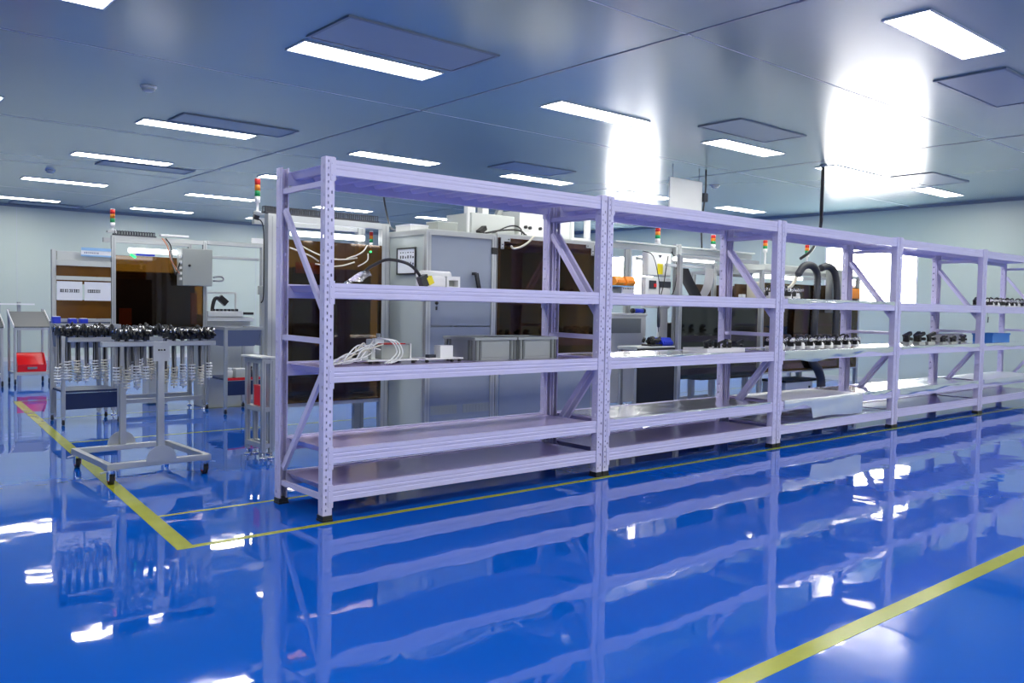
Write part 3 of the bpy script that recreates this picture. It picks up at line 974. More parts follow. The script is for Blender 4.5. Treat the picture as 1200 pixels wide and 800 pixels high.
wf = thing('monitor_frame', 'white rectangular frame standing on the roof at the right of the terminal cabinet', 'frame', (0, 0, RF))
MB().box(xx, xx + .03, 1.9, 1.93, .001, .30).box(xx + .03, xx + .27, 1.9, 1.93, .27, .30).box(xx + .03, xx + .27, 1.9, 1.93, .001, .03).build('frame', 'white', wf)
MB().box(xx + .20, xx + .26, 1.895, 1.935, .03, .27, .004).build('side_box', 'white', wf)

# ------------------------------------------------------------------ control station with orange bins, behind the second rack
S0, S1, SY, SB = 4.46, 5.80, 2.2, 3.0
cs = thing('control_station', 'white control station with a yellow sticker and dark displays, behind the second rack', 'control station', (0, 0, 0))
px1 = at(790, 325, 1, SY).x
frame_posts(cs, px1, px1 + .10, SY - .02, SB, 1.97, .045, 'alu')
MB().box(at(720, 290, 1, SY).x, px1 + 1.6, SY + .03, SY + .08, 1.87, 1.93, .004).build('cable_beam', 'alu', cs)
MB().box(at(720, 290, 1, SY).x, px1 + 1.6, SY - .02, SY + .03, 1.935, 1.95, .004).build('cable_tray', 'cream', cs)
a, b = at(761, 300, 1, SY).x, at(789, 300, 1, SY).x
pn = MB().box(a, b, SY + .02, SY + .12, 1.585, 1.86, .02).build('upper_panel', 'white', cs)
MB().box(at(772, 310, 1, SY).x, at(778, 310, 1, SY).x, SY + .014, SY + .0195, 1.61, 1.73).build('sticker', 'yplug', pn)
MB().prism([(at(773, 301, 1, SY).x, 1.83), (at(777, 301, 1, SY).x, 1.83), (at(775, 303, 1, SY).x, 1.80)], 1, SY + .014, SY + .0195).build('mark', 'ink', pn)
pn2 = MB().box(a - .02, b, SY + .03, SY + .10, 1.22, 1.575, .008).build('lower_panel', 'white', cs)
MB().box(at(763, 328, 1, SY).x, at(771, 328, 1, SY).x, SY + .02, SY + .0295, 1.44, 1.535, .003).build('display', 'ink', pn2)
MB().box(at(768, 328, 1, SY).x, at(771, 328, 1, SY).x, SY + .017, SY + .0199, 1.46, 1.50).build('red_digit', 'red', pn2)
MB().box(at(775, 328, 1, SY).x, at(788, 328, 1, SY).x, SY + .02, SY + .0295, 1.46, 1.53, .003).build('display', 'ink', pn2)
MB().box(b - .17, b - .02, SY + .045, SY + .085, .80, 1.22, .005).build('support_column', 'white', cs)
for pts in (((787, 295), (792, 305), (793, 320), (790, 340), (784, 350)), ((783, 300), (780, 318), (778, 332), (774, 348))):
    MB().tube(spline([at(x, y, 1, SY - .03) for x, y in pts], 16), .006, 6).build('cable', 'black', cs)
px0 = at(722, 335, 1, SY).x
tb = MB().box(px0 - .10, a - .03, SY + .205, SY + .24, 1.30, 1.46, .004).build('back_board', 'grey', cs)
bt = MB().box(at(743.5, 328, 1, SY).x, a - .025, SY + .19, SY + .204, 1.38, 1.56).build('notice_sheet', 'paper', cs)
text_bars(MB(), at(745, 330, 1, SY).x, a - .05, SY + .187, 1.455, .016, 8, 2).build('lettering', 'ink', bt)
for k, (p, q) in enumerate(((721, 731), (733.5, 743))):
    ob = thing('parts_bin', 'orange parts bin on the control station shelf, %s' % ('nearest the rack post' if k == 0 else 'beside the white notice sheet'), 'bin', (0, 0, 1.4605), 'orange parts bins')
    a2, b2 = at(p, 330, 1, SY + .05).x, at(q, 330, 1, SY + .05).x
    MB().prism([(SY + .02, .03), (SY + .06, .003), (SY + .175, .003), (SY + .175, .105), (SY + .06, .105)], 0, a2, b2).build('body', 'orange', ob)
    MB().box(a2 + .01, b2 - .01, SY + .012, SY + .019, .035, .06).build('label_card', 'towamber', ob)
MB().box(px0 - .10, at(743, 335, 1, SY).x, SY + .0, SY + .20, 1.45, 1.46).build('bin_shelf', 'paleblue', cs)
tower_at(771, 267.5, 280, SY, 1.95, 'signal tower on the beam of the white control station')
# cabinet with a grey window
WY = 2.6
wx0, wx1 = at(700, 380, 1, WY).x, at(757, 380, 1, WY).x
gc = thing('machine_cabinet', 'cream cabinet with a grey window, seen through the second lavender rack', 'cabinet', (0, 0, 0))
z1 = at(740, 367, 1, WY).z
MB().box(wx0, wx1, WY, WY + .7, .10, z1 - .03, .008).build('body', 'white', gc)
MB().box(wx0 - .01, wx1 + .01, WY - .01, WY + .71, z1 - .03, z1, .006).build('top', 'white', gc)
MB().box(at(712, 370, 1, WY).x, at(751, 370, 1, WY).x, WY - .006, WY + .001, at(740, 390, 1, WY).z, at(740, 373, 1, WY).z, .002).build('window', 'crate', gc)
MB().cyl((wx1 - .04, WY - .006, at(754, 397, 1, WY).z), .014, .02, 1, 12).build('lock', 'black', gc)
for x in (wx0 + .05, wx1 - .05):
    for y in (WY + .06, WY + .62):
        MB().cyl((x, y, .05), .025, .10, 2, 12).build('foot', 'black', gc)
rl = thing('tape_roll', 'short blue roll with black ends on the cream cabinet', 'roll', (at(750, 362, 1, WY + .06).x, WY + .09, z1 + .0305))
MB().cyl((0, 0, 0), .028, .16, 0, 14).build('wrap', 'blue', rl)
MB().cyl((-.095, 0, 0), .031, .03, 0, 14).cyl((.095, 0, 0), .031, .03, 0, 14).build('end_cap', 'black', rl)
# bench with a dark front panel
YB2 = 1.86
kx0, kx1 = at(747, 440, 1, YB2).x, at(790, 440, 1, YB2).x
kb = thing('workbench', 'workbench with a black front panel below the white control station', 'workbench', (0, 0, 0))
MB().box(kx0, kx1, YB2, YB2 + .012, .10, .76).build('front_panel', 'dark', kb)
MB().box(kx0, kx1 + .02, YB2 + .012, YB2 + .30, .76, .80, .005).build('benchtop', 'cream', kb)
MB().box(kx0, kx1, YB2 - .004, YB2 + .012, .762, .782).build('edge', 'black', kb)
for x in (kx0 + .03, kx1 - .03):
    for y in (YB2 + .04, YB2 + .27): MB().box(x - .018, x + .018, y - .018, y + .018, 0, .76).build('leg', 'alu', kb)
bb = thing('parts_bin', 'blue parts bin on the black fronted workbench', 'bin', (at(780, 402, 1, YB2 + .08).x, YB2 + .12, .80))
MB().prism([(-.08, .03), (-.06, .0005), (.08, .0005), (.08, .09), (-.03, .09)], 0, -.09, .09).build('body', 'blue', bb)
MB().box(-.07, .07, -.088, -.07, .03, .05).build('grip', 'blue', bb)
cl = thing('connector_heap', 'heap of black connectors on the workbench beside the blue bin', 'connectors', (at(766, 402, 1, YB2 + .1).x, YB2 + .12, .80))
cl['kind'] = 'stuff'
k = MB()
for i in range(22):
    k.obox((random.uniform(-.08, .07), random.uniform(-.06, .06), .035 + random.random() * .045), (.05, .03, .03), (random.random(), random.random(), random.random() * 3))
k.box(-.10, .09, -.07, .07, .0005, .02)
k.build('heap', 'black', cl)
sd = thing('electric_screwdriver', 'black electric screwdriver hanging on a cord over the workbench', 'screwdriver', (at(774, 350, 1, YB2 + .1).x, YB2 + .12, 0))
za, zb = at(774, 360, 1, YB2 + .1).z, at(774, 389, 1, YB2 + .1).z
MB().lathe((0, 0, zb), [(.003, 0), (.004, .05), (.016, .06), (.019, .12), (.016, za - zb)], 12).build('grip', 'ink', sd)
MB().tube(spline([(0, 0, za), (.005, 0, za + .15), (-.01, 0, za + .3), (0, .1, 1.80), (0, .25, 1.862)], 16), .005, 6).build('cord', 'black', sd)

# ------------------------------------------------------------------ smoked machine and its neighbour with the hoses
E0, E1, EY, EB = at(795, 400, 1, 1.85).x, 6.95, 1.85, 2.56
me_ = thing('assembly_machine', 'machine with smoked panels and a dark curved belt, behind the second lavender rack', 'machine', (0, 0, 0))
frame_posts(me_, E0, E1, EY, EB, 1.82, .05, 'alu', skip=((E0, EB), (E1, EY)))
rails(me_, E0, E1, EY, EB, (1.82, .12), .04, 'alu', .05, sides=False)
zb = at(820, 443, 1, EY).z
MB().box(E0 + .05, E1 - .05, EY + .002, EY + .008, zb, 1.30).build('smoked_panel', 'smoke', me_)
MB().box(px1 + .13, E1 - .05, EB - .05, EB - .045, .47, 1.05).build('rear_panel', 'dark', me_)
MB().box(px1 + .13, E1 - .05, EY + .03, EB - .08, zb - .03, zb).build('worktop', 'dark', me_)
MB().box(px1 + .15, E1 - .12, EY + .35, EB - .1, zb, 1.05, .01).build('machine_body', 'dark', me_)
# curved belt: a wide dark band that comes down from the top and bends to the right, a pale sheet above it
pt = spline([at(x, y, 1, EY + .18) for x, y in ((800, 314), (806, 328), (815, 345), (824, 368), (829, 395), (829, 425), (826, 438))], 30)
def band(i, j):
    k = int(round(j * (len(pt) - 1)))
    p = pt[k]
    return (p.x - .13 + .24 * i, p.y + .02 * math.sin(i * 3), p.z)
MB().sheet(band, 4, len(pt) - 1).build('belt', 'dark', me_)
pt2 = spline([at(x, y, 1, EY + .30) for x, y in ((838, 315), (838, 325), (835, 338), (828, 350), (820, 356))], 20)
def band2(i, j):
    p = pt2[int(round(j * (len(pt2) - 1)))]
    return (p.x - .20 + .20 * i, p.y + .02 * i, p.z)
MB().sheet(band2, 4, len(pt2) - 1).build('pale_sheet', 'greysheet', me_)
MB().box(E0 + .10, E0 + .80, EY + .26, EY + .30, 1.70, 1.73).build('top_roller', 'aludark', me_)
MB().box(E0 + .06, E0 + .80, EY + .12, EY + .17, 1.76, 1.80, .015).build('light_bar', 'ledbar', me_)
for px_ in (812, 836):
    p = at(px_, 455, 1, EY + .4)
    MB().box(p.x - .03, p.x + .03, EY + .4, EY + .46, .012, zb - .03).build('leg', 'alu', me_)
G0, G1, GY, GB = 6.98, 9.42, 1.85, 2.95
mg = thing('assembly_machine', 'long dark brown machine with two corrugated hoses, behind the third lavender rack', 'machine', (0, 0, 0))
frame_posts(mg, G0, G1, GY, GB, 1.72, .05, 'alu')
rails(mg, G0, G1, GY, GB, (1.72, .46), .04, 'alu', .05)
MB().box(G0 + .05, G1 - .05, GY + .002, GY + .008, .44, 1.56).build('amber_panel', 'amber', mg)
MB().box(G1 - .010, G1 - .004, GY + .05, GB - .05, .44, 1.60).build('end_panel', 'smoke', mg)
MB().box(G0 + .05, G1 - .05, GB - .05, GB - .045, .44, 1.55).build('rear_panel', 'darkbrown', mg)
MB().box(G0 + .05, G1 - .05, GY + .03, GB - .08, .46, .49).build('worktop', 'dark', mg)
d = MB().box(G0 + .15, G1 - .15, GY + .5, GB - .15, .49, 1.22, .01).box(G0 + .8, G1 - .1, GY + .3, GB - .2, .49, 1.5, .01)
d.build('machine_body', 'darkbrown', mg)
MB().box(G0 + .10, G0 + .75, GY + .45, GY + .48, 1.23, 1.55).build('warm_plate', 'darkbrown', mg)
MB().box(G0 + .25, G0 + .36, GY + .20, GY + .40, .49, 1.58, .01).build('robot_column', 'bone', mg)
MB().box(G0 + .0, G0 + 1.1, GY + .10, GY + .15, 1.62, 1.67, .015).build('light_bar', 'ledbar', mg)
MB().box(G0 + .12, G1 - .6, GY + .05, GB - .1, 1.721, 1.80, .01).build('roof_box', 'cream', mg)
gx0, gx1 = at(966, 340, 1, GY).x, at(1000, 340, 1, GY).x
MB().box(gx0 + .02, at(995, 340, 1, GY - .10).x, GY - .10, GY - .001, 1.20, 1.78, .01).build('side_box', 'grey', mg)
for pts in (((935, 322), (942, 312), (951, 311), (957, 318), (958, 332), (956, 360), (954, 385), (955, 402)),
            ((962, 314), (970, 312), (977, 317), (980, 328), (981, 345), (980, 370), (978, 400))):
    P = spline([at(x, y, 1, GY - .17) for x, y in pts], 84)
    rd = [.042 + (.006 if i % 2 else -.003) for i in range(len(P))]
    MB().tube(P, rd, 12).build('corrugated_hose', 'hose', mg)
MB().tube(spline([at(x, y, 1, GY - .05) for x, y in ((936, 318), (931, 330), (926, 336), (920, 338))], 16), .022, 8).build('bent_tube', 'bone', mg)
for px_ in (875, 938, 990):
    p = at(px_, 450, 1, GY + .3)
    MB().box(p.x - .03, p.x + .03, GY + .3, GY + .36, .012, .42).build('leg', 'alu', mg)
for ya_, yb__ in ((338, 350), (354, 362)):
    MB().box(at(997, 345, 1, GY - .05).x, at(1008, 345, 1, GY - .05).x, GY - .05, GY - .0005, at(1003, yb__, 1, GY - .05).z, at(1003, ya_, 1, GY - .05).z, .012).build('warning_lamp', 'orange', mg)
lb = thing('floor_cabinet', 'low white cabinet with a black top under the long dark machine', 'cabinet', (0, 0, 0))
fx0, fx1 = at(921, 450, 1, 1.9).x, at(952, 450, 1, 1.9).x
MB().box(fx0, fx1, 1.9, 2.25, .0, .28, .006).build('body', 'white', lb)
MB().box(fx0 - .03, fx1 + .18, 1.88, 2.27, .281, .31, .004).build('top', 'dark', lb)
MB().box(fx1 - .10, fx1 - .07, 1.888, 1.9, .15, .22).build('handle', 'black', lb)
P = spline([at(x, y, 1, 1.80) for x, y in ((951, 412), (953, 425), (958, 432), (962, 445), (962, 462))], 44)
MB().tube(P, [.055 + (.006 if i % 2 else -.002) for i in range(len(P))], 10).build('exhaust_hose', 'hose', lb)
tower_at(836, 275.5, 286, 2.2, 1.95, 'signal tower over the smoked machine, behind the second rack')
tower_at(897, 281.5, 291.5, 2.4, 1.801, 'signal tower over the long dark machine, seen left of the third rack\'s post')
tower_at(946, 287, 297, 2.4, 1.801, 'signal tower over the long dark machine, beside the drooping black cable')
rb = thing('gripper_unit', 'black gripper with a white block inside the long dark machine', 'gripper', (at(874, 345, 1, GY + .2).x, GY + .2, .4905))
MB().box(-.12, .12, -.05, .10, .0, .06, .004).build('base', 'dark', rb)
MB().box(-.03, .05, .0, .06, .06, .78, .004).build('column', 'black', rb)
MB().box(-.09, .12, -.06, .0, .70, .86, .01).build('head', 'black', rb)
MB().box(-.16, -.09, -.06, .0, .82, .92, .004).build('block', 'white', rb)
k = MB()
for i in range(6): k.box(-.10 + i * .045, -.085 + i * .045, -.05, -.035, .46 + .03 * (i % 2), .70)
k.build('finger', 'black', rb)

# ------------------------------------------------------------------ cables and sign from the ceiling
def ceil_cable(lab, pts, rd=.013):
    t = thing('ceiling_cable', lab, 'cable', (0, 0, 0), 'black supply cables hanging from the ceiling')
    MB().tube(spline(pts, 30), rd, 8).build('cable', 'black', t)
    MB().lathe((pts[0][0], pts[0][1], HC), [(.04, 0), (.04, -.012), (.02, -.03)], 14).build('rosette', 'joint', t)
c = at(965, 193, 2, HC)
ceil_cable('thick black cable dropping from the ceiling to the long dark machine', [(c.x, c.y, HC)] + [at(x, y, 1, c.y + k) for x, y, k in ((963, 235, .05), (962, 262, .15), (958, 280, .4), (950, 294, .7), (938, 303, .9))], .022)
ceil_cable('thin black cable dropping from the ceiling onto the pale grey cabinet', [(4.12, 6.04, HC), at(450, 232, 1, 5.9), at(456, 262, 1, 5.6), at(459, 268, 1, 4.6), at(466, 270, 1, 3.2), (at(472, 272, 1, 2.3).x, 2.3, CZ + .022)], .013)
p1 = at(826, 232, 1, 2.6)
t = thing('ceiling_cable', 'black cable with a small switch box dropping from the ceiling beside the white sign', 'cable', (0, 0, 0), 'black supply cables hanging from the ceiling')
MB().tube(spline([(p1.x + .01, 2.6, HC), (p1.x + .015, 2.6, 2.8), p1, (p1.x - .05, 2.6, 2.3), (p1.x - .1, 2.55, 1.97)], 24), .011, 8).build('cable', 'black', t)
MB().box(p1.x - .05, p1.x + .03, 2.57, 2.63, p1.z - .05, p1.z + .06, .006).build('switch_box', 'ink', t)
sg = thing('hanging_sign', 'blank white sign hanging from the ceiling over the second lavender rack', 'sign', (0, 0, 0))
a, b = at(785, 225, 1, 2.6), at(823, 225, 1, 2.6)
za, zb = at(785, 246, 1, 2.6).z, at(804, 210, 1, 2.6).z
MB().box(a.x, b.x, 2.6, 2.62, za, zb, .003).build('board', 'white', sg)
for x in (a.x + .06, b.x - .06):
    MB().tube([(x, 2.61, zb), (x, 2.61, HC)], .004, 6).build('rod', 'joint', sg)

# ------------------------------------------------------------------ rear line on the left: work station, amber machine
RY = 5.3
ws = thing('work_station', 'work station with narrow amber boards and printed sheets, left of the rear amber machine', 'work station', (0, 0, 0))
x0, x1 = -.19, .37
for xq, yq, zq in ((x0, RY, 1.70), (x1 - .045, RY + .35, 1.60)):
    p = MB().box(xq, xq + .04, yq, yq + .04, .01, zq, .003).build('post', 'alu', ws)
MB().box(x0 + .04, x1, RY + .005, RY + .035, .975, 1.005).build('rail', 'alu', ws)
for za, zb in ((1.44, 1.545), (1.36, 1.40), (1.01, 1.20)):
    MB().box(x0 + .045, x1 - .002, RY + .012, RY + .018, za, zb).build('amber_board', 'brownac', ws)
    MB().box(x0 + .045, x1 - .002, RY + .05, RY + .06, za, zb).build('backing_board', 'card', ws)
MB().box(x0 + .04, x1, RY + .003, RY + .035, 1.40, 1.435).build('rail', 'cream', ws)
MB().box(x0 + .04, x1, RY + .003, RY + .035, 1.545, 1.60).build('rail', 'cream', ws)
MB().box(x0 + .05, x1 - .002, RY + .02, RY + .06, 1.60, 1.69, .004).build('lamp_housing', 'cream', ws)
MB().box(x0 + .05, x1, RY + .04, RY + .34, .945, .975).build('worktop', 'slate', ws)
for k, (xa, xb, lab) in enumerate(((x0 + .045, .09, 'white sheet with a line of dark writing, on the work station beside its outer post'), (.11, x1 - .005, 'white sheet with dark writing next to the rear amber machine\'s post'))):
    t = thing('printed_sheet', lab, 'sheet', (0, 0, 0), 'printed sheets on the work station')
    MB().box(xa, xb, RY - .004, RY - .001, 1.195, 1.385).build('sheet', 'paper', t)
    text_bars(MB(), xa + .03, xb - (.02 if k == 0 else .10), RY - .0055, 1.275, .032, 9).build('lettering', 'ink', t)
bn = thing('banner_sign', 'white and pale blue banner over the top of the work station', 'sign', (0, 0, 0))
bx0, bx1 = at(95, 296, 1, RY - .01).x, x1 - .005
MB().box(bx0, bx1, RY - .012, RY - .002, 1.645, 1.735).build('board', 'paper', bn)
MB().box(bx0, bx1, RY - .0135, RY - .0121, 1.705, 1.735).build('top_band', 'paleblue', bn)
MB().box(bx0, bx1, RY - .0135, RY - .0121, 1.645, 1.662).build('bottom_band', 'paleblue', bn)
text_bars(MB(), bx0 + .03, bx0 + .17, RY - .0135, 1.675, .014, 8).build('lettering', 'slate', bn)
for k, (px_, lab, mt) in enumerate(((66, 'purple blue cloth at the outer end of the work station', 'blue'), (85, 'small blue box in the middle of the work station', 'blue'), (98, 'small blue box on the work station beside the amber machine\'s post', 'blue'))):
    p = at(px_, 376, 1, RY - .12)
    t = thing('parts_box', lab.replace('cloth', 'box'), 'box', (p.x, RY - .12, .965), 'small blue boxes on the work station')
    MB().box(-.035, .035, -.03, .05, .0, .045 + .02 * (k == 0), .004).build('body', mt, t)
    MB().box(-.03, .03, -.025, .045, .045 + .02 * (k == 0), .05 + .02 * (k == 0), .002).build('contents', 'paper', t)


def hopper_bench(lab, x0, x1, y0, y1, ztop, zapron, zl, seed, inset=.0, red=False):
    t = thing('workbench', lab, 'workbench', (0, 0, 0), 'aluminium benches with slate blue aprons')
    for x in (x0, x1 - .035):
        for y in (y0, y1 - .035):
            p = MB().box(x, x + .035, y, y + .035, .075, ztop, .003).build('leg', 'alu', t)
            c = MB().box(x + .004, x + .031, y + .012, y + .03, .03, .075)
            ob = c.build('caster', 'steel', p)
            MB().tube([(x + .008, y + .02, .028), (x + .027, y + .02, .028)], .027, 14).build('wheel', 'rubber', p)
    MB().box(x0 + .035, x1 - .035, y0 + .003, y0 + .032, ztop - .03, ztop).build('rail', 'alu', t)
    MB().box(x0 + .035, x1 - .035, y1 - .032, y1 - .003, ztop - .03, ztop).build('rail', 'alu', t)
    MB().box(x0 + .003, x0 + .032, y0 + .035, y1 - .035, ztop - .03, ztop).build('rail', 'alu', t)
    MB().box(x1 - .032, x1 - .003, y0 + .035, y1 - .035, ztop - .03, ztop).build('rail', 'alu', t)
    a = MB()
    a.prism([(x0 + .036, ztop - .032), (x1 - .036, ztop - .032), (x1 - .036 - inset, zapron), (x0 + .036, zapron)], 1, y0 + .01, y0 + .016)
    a.build('front_apron', 'slate', t)
    for xx in (x0 + .01, x1 - .016 - inset * .3):
        MB().prism([(y0 + .036, ztop - .032), (y1 - .036, ztop - .032), (y1 - .12, zapron), (y0 + .036, zapron)], 0, xx, xx + .006).build('side_apron', 'slate', t)
    s = MB().box(x0 + .02, x1 - .02, y0 + .012, y1 - .012, zl, zl + .02)
    s.build('lower_shelf', 'navy', t)
    MB().box(x0 + .036, x1 - .036, y0 + .006, y0 + .011, zl - .16, zl - .005).build('lower_panel', 'navy', t)
    if red: MB().box(x0 + .036, x1 - .036, y0 + .006, y0 + .011, zl + .002, zl + .03).build('red_edge', 'red', t)
    return t


hopper_bench('workbench with a slate blue apron under the work station, left of the trolley', -.235, .30, 4.72, 5.2, .965, .74, .31, 1)
hopper_bench('workbench with a slate blue hopper apron and a red edged shelf, right of the trolley', 1.345, 1.80, 4.72, 5.28, .935, .73, .36, 2, .08, True)
zz = .38
for k, (dx, dy, wd, ht, mt, lab) in enumerate(((1.44, 4.85, .09, .11, 'white', 'white jar on the red edged shelf at its outer end'), (1.57, 4.88, .11, .10, 'cream', 'pale square box on the red edged shelf'), (1.69, 4.86, .06, .12, 'black', 'small black pot on the red edged shelf'))):
    t = thing('jar' if k == 0 else ('box' if k == 1 else 'pot'), lab, 'container', (dx, dy, zz))
    if k == 1:
        MB().box(-wd / 2, wd / 2, -.05, .05, .0005, ht - .015, .004).build('body', mt, t)
        MB().box(-wd / 2 - .003, wd / 2 + .003, -.053, .053, ht - .015, ht, .003).build('lid', 'white', t)
    else:
        MB().lathe((0, 0, 0), [(wd * .42, .0005), (wd * .5, .008), (wd * .5, ht * .7), (wd * .38, ht * .8)], 16).build('body', mt, t)
        MB().lathe((0, 0, 0), [(wd * .40, ht * .8), (wd * .40, ht)], 16).build('lid', mt, t)

rm = thing('assembly_machine', 'rear machine with a wide dark amber panel and grey switch box, behind the trolley', 'machine', (0, 0, 0))
R0, R1, RB = .373, 1.375, 5.80
frame_posts(rm, R0, R1, RY, RB, 1.88, .042, 'alu', skip=((R0, RB),))
rails(rm, R0, R1, RY, RB, (1.88, .155), .045, 'alu', .042, sides=False)
MB().box(R0 + .04, R1 - .04, RY + .006, RY + .012, .93, 1.675).build('amber_panel', 'amber', rm)
MB().box(R0 + .042, R1 - .042, RY + .02, RB - .05, .90, .93).build('worktop', 'dark', rm)
d = MB().box(R0 + .10, R1 - .06, RY + .2, RB - .1, .93, 1.52, .01)
d.build('machine_body', 'dark', rm)
MB().box(R0 + .12, R0 + .24, RY + .14, RY + .17, .94, 1.12).build('warm_plate', 'tan', rm)
MB().box(R1 - .13, R1 - .07, RY + .12, RY + .15, .95, 1.30).build('warm_plate', 'tan', rm)
MB().box(at(152, 292, 1, RY).x, at(212, 292, 1, RY).x, RY + .02, RY + .07, 1.71, 1.76, .012).build('light_bar', 'ledbar', rm)
MB().box(at(160, 297, 1, RY).x, at(182, 297, 1, RY).x, RY + .014, RY + .019, 1.68, 1.70).build('blue_tape', 'blue', rm)
drag_chain('cable_chain', rm, (R0 + .02, RY + .02, 1.882), (R0 + .45, RY + .02, 1.882), .05, .06, 16)
MB().box(R0 + .5, R0 + .80, RY, RY + .06, 1.90, 1.925, .004).build('cable_tray', 'white', rm)
g = at(156, 300, 1, RY)
MB().obox((g.x, RY - .002, g.z), (.06, .012, .022), (0, .55, 0)).build('indicator_lamp', 'green', rm)
eb = MB().box(at(214, 300, 1, RY - .18).x, at(249, 300, 1, RY - .18).x, RY - .18, RY - .002, 1.375, 1.775, .006).build('switch_box', 'grey', rm)
q = at(222, 311, 1, RY - .18)
MB().cyl((q.x, RY - .184, q.z), .014, .014, 1, 12).build('lock', 'black', eb)
hx = at(213.2, 300, 1, RY - .18).x
for i in range(5): MB().box(hx - .012, hx + .006, RY - .17, RY - .12, 1.43 + i * .06, 1.46 + i * .06, .003).build('cable_gland', 'white', eb)
for i, (dx, mt) in enumerate(((0, 'copper'), (.02, 'grey'), (.035, 'black'))):
    MB().tube(spline([at(190 + i * 2, 279, 1, RY - .03), at(196 + i * 2, 288, 1, RY - .05), at(200 + i, 303, 1, RY - .06), at(206, 314 + 4 * i, 1, RY - .08), (hx - .01, RY - .15, 1.50 + .06 * i)], 20), .007, 6).build('cable', mt, rm)
MB().tube(spline([at(250, 325, 1, RY - .1), at(258, 324, 1, RY - .1), at(262, 326, 1, RY - .1), at(260, 329, 1, RY - .1), at(250, 329, 1, RY - .1)], 20), .011, 8).build('hook', 'aludark', rm)
signal_tower(R0 + .015, RY + .02, 1.925, 'signal tower on the near post of the rear amber machine', r=.024, pole=.035, seg=.045)
MB().box(R0 - .04, R0 + .05, RY - .01, RY + .05, 1.905, 1.925).build('tower_bracket', 'alu', rm)
for px_ in (150, 186):
    p = at(px_, 445, 1, RY + .75)
    MB().box(p.x - .11, p.x + .11, RY + .75, RY + 1.0, .012, .52, .01).build('power_box', 'cream', rm) if px_ == 186 else None
# gantry that carries on to the right
ga = thing('gantry', 'aluminium gantry of two beams and a post, joining the rear amber machine on its right', 'gantry', (0, 0, 0))
MB().box(R1 + .001, 2.06, RY + .0, RY + .045, 1.84, 1.885, .003).build('beam', 'alu', ga)
MB().box(R1 + .001, 1.985, RY + .0, RY + .035, 1.69, 1.72, .003).build('beam', 'alu', ga)
MB().box(1.99, 2.045, RY - .06, RY - .001, .012, 1.84, .003).build('post', 'alu', ga)
MB().box(1.90, 2.10, RY + .01, RY + .04, 1.886, 1.95, .004).build('cable_tray', 'white', ga)
p = at(305, 340, 1, RY - .07)
MB().box(p.x - .03, p.x + .03, RY - .11, RY - .0601, p.z - .05, p.z + .05, .005).build('junction_box', 'grey', ga)
# white tester between the rear machine and the gantry post
te = thing('tester', 'white bench tester with a frame and black arm, right of the rear amber machine', 'tester', (0, 0, 0))
ta, tb2 = 1.39, 1.80
MB().box(ta, 1.95, RY + .05, RY + .45, .0, .93, .006).build('cabinet', 'cream', te)
MB().box(ta, 1.93, RY + .02, RY + .45, .985, 1.03, .006).build('body', 'white', te)
MB().box(ta, 1.90, RY + .04, RY + .44, .931, .985, .004).build('slide', 'alu', te)
MB().box(ta, 1.80, RY + .01, RY + .04, 1.04, 1.10, .004).box(ta, 1.80, RY + .04, RY + .4, 1.031, 1.06).build('tray', 'white', te)
f = MB().box(ta + .01, ta + .03, RY + .10, RY + .12, 1.06, 1.32).box(tb2 - .06, tb2 - .04, RY + .10, RY + .12, 1.06, 1.32).box(ta + .03, tb2 - .06, RY + .10, RY + .12, 1.295, 1.32)
f.build('frame', 'cream', te)
p1, p2, p3 = at(249, 359, 1, RY + .08), at(252, 350, 1, RY + .08), at(258, 350, 1, RY + .08)
a = MB().tube(spline([(p1.x, RY + .08, 1.06), (p1.x, RY + .08, 1.14), p2, p3], 14), .022, 8)
p = at(261, 352, 1, RY + .08)
a.obox((p.x, RY + .08, p.z), (.11, .05, .07), (0, .7, 0))
a.build('arm', 'black', te)
k = MB()
for i in range(7): k.box(ta + .06 + i * .045, ta + .085 + i * .045, RY + .02, RY + .06, 1.10, 1.125)
k.build('probe', 'black', te)
p = at(289, 366, 1, RY + .1)
sc_ = MB().box(p.x - .10, p.x + .07, RY + .06, RY + .20, 1.062, 1.09, .004).build('scanner', 'black', te)

# ------------------------------------------------------------------ bin trolleys far left
def bin_trolley(x0, x1, y0, lab, binlab):
    t = thing('bin_trolley', lab, 'trolley', (0, 0, 0), 'bin trolleys beyond the yellow corner')
    y1 = y0 + .45
    for x in (x0, x1 - .03):
        for y in (y0, y1 - .03):
            p = MB().box(x, x + .03, y, y + .03, .08, .80 if y == y0 else 1.06, .002).build('post', 'alu', t)
            MB().tube([(x + .006, y + .015, .038), (x + .024, y + .015, .038)], .038, 14).build('wheel', 'rubber', p)
            MB().box(x + .003, x + .027, y + .01, y + .02, .05, .08).build('fork', 'steel', p)
    MB().box(x0 + .03, x1 - .03, y0 + .002, y0 + .028, .765, .795).build('rail', 'alu', t)
    MB().box(x0 + .03, x1 - .03, y0 + .002, y0 + .028, .13, .16).build('rail', 'alu', t)
    MB().box(x0 + .03, x1 - .03, y1 - .028, y1 - .002, .13, .16).build('rail', 'alu', t)
    MB().prism([(y0 - .01, .80), (y0 - .01, .815), (y1 - .03, 1.02), (y1 - .03, 1.005)], 0, x0, x1).build('sloped_tray', 'traygrey', t)
    for x in (x0 - .012, x1):
        MB().prism([(y0 - .02, .80), (y0 - .02, .84), (y1 - .03, 1.05), (y1 - .03, 1.005)], 0, x, x + .012).build('tray_side', 'white', t)
    MB().box(x0 + .005, x1 - .005, y0 + .032, y1 - .03, .161, .175).build('lower_shelf', 'alu', t)
    return t


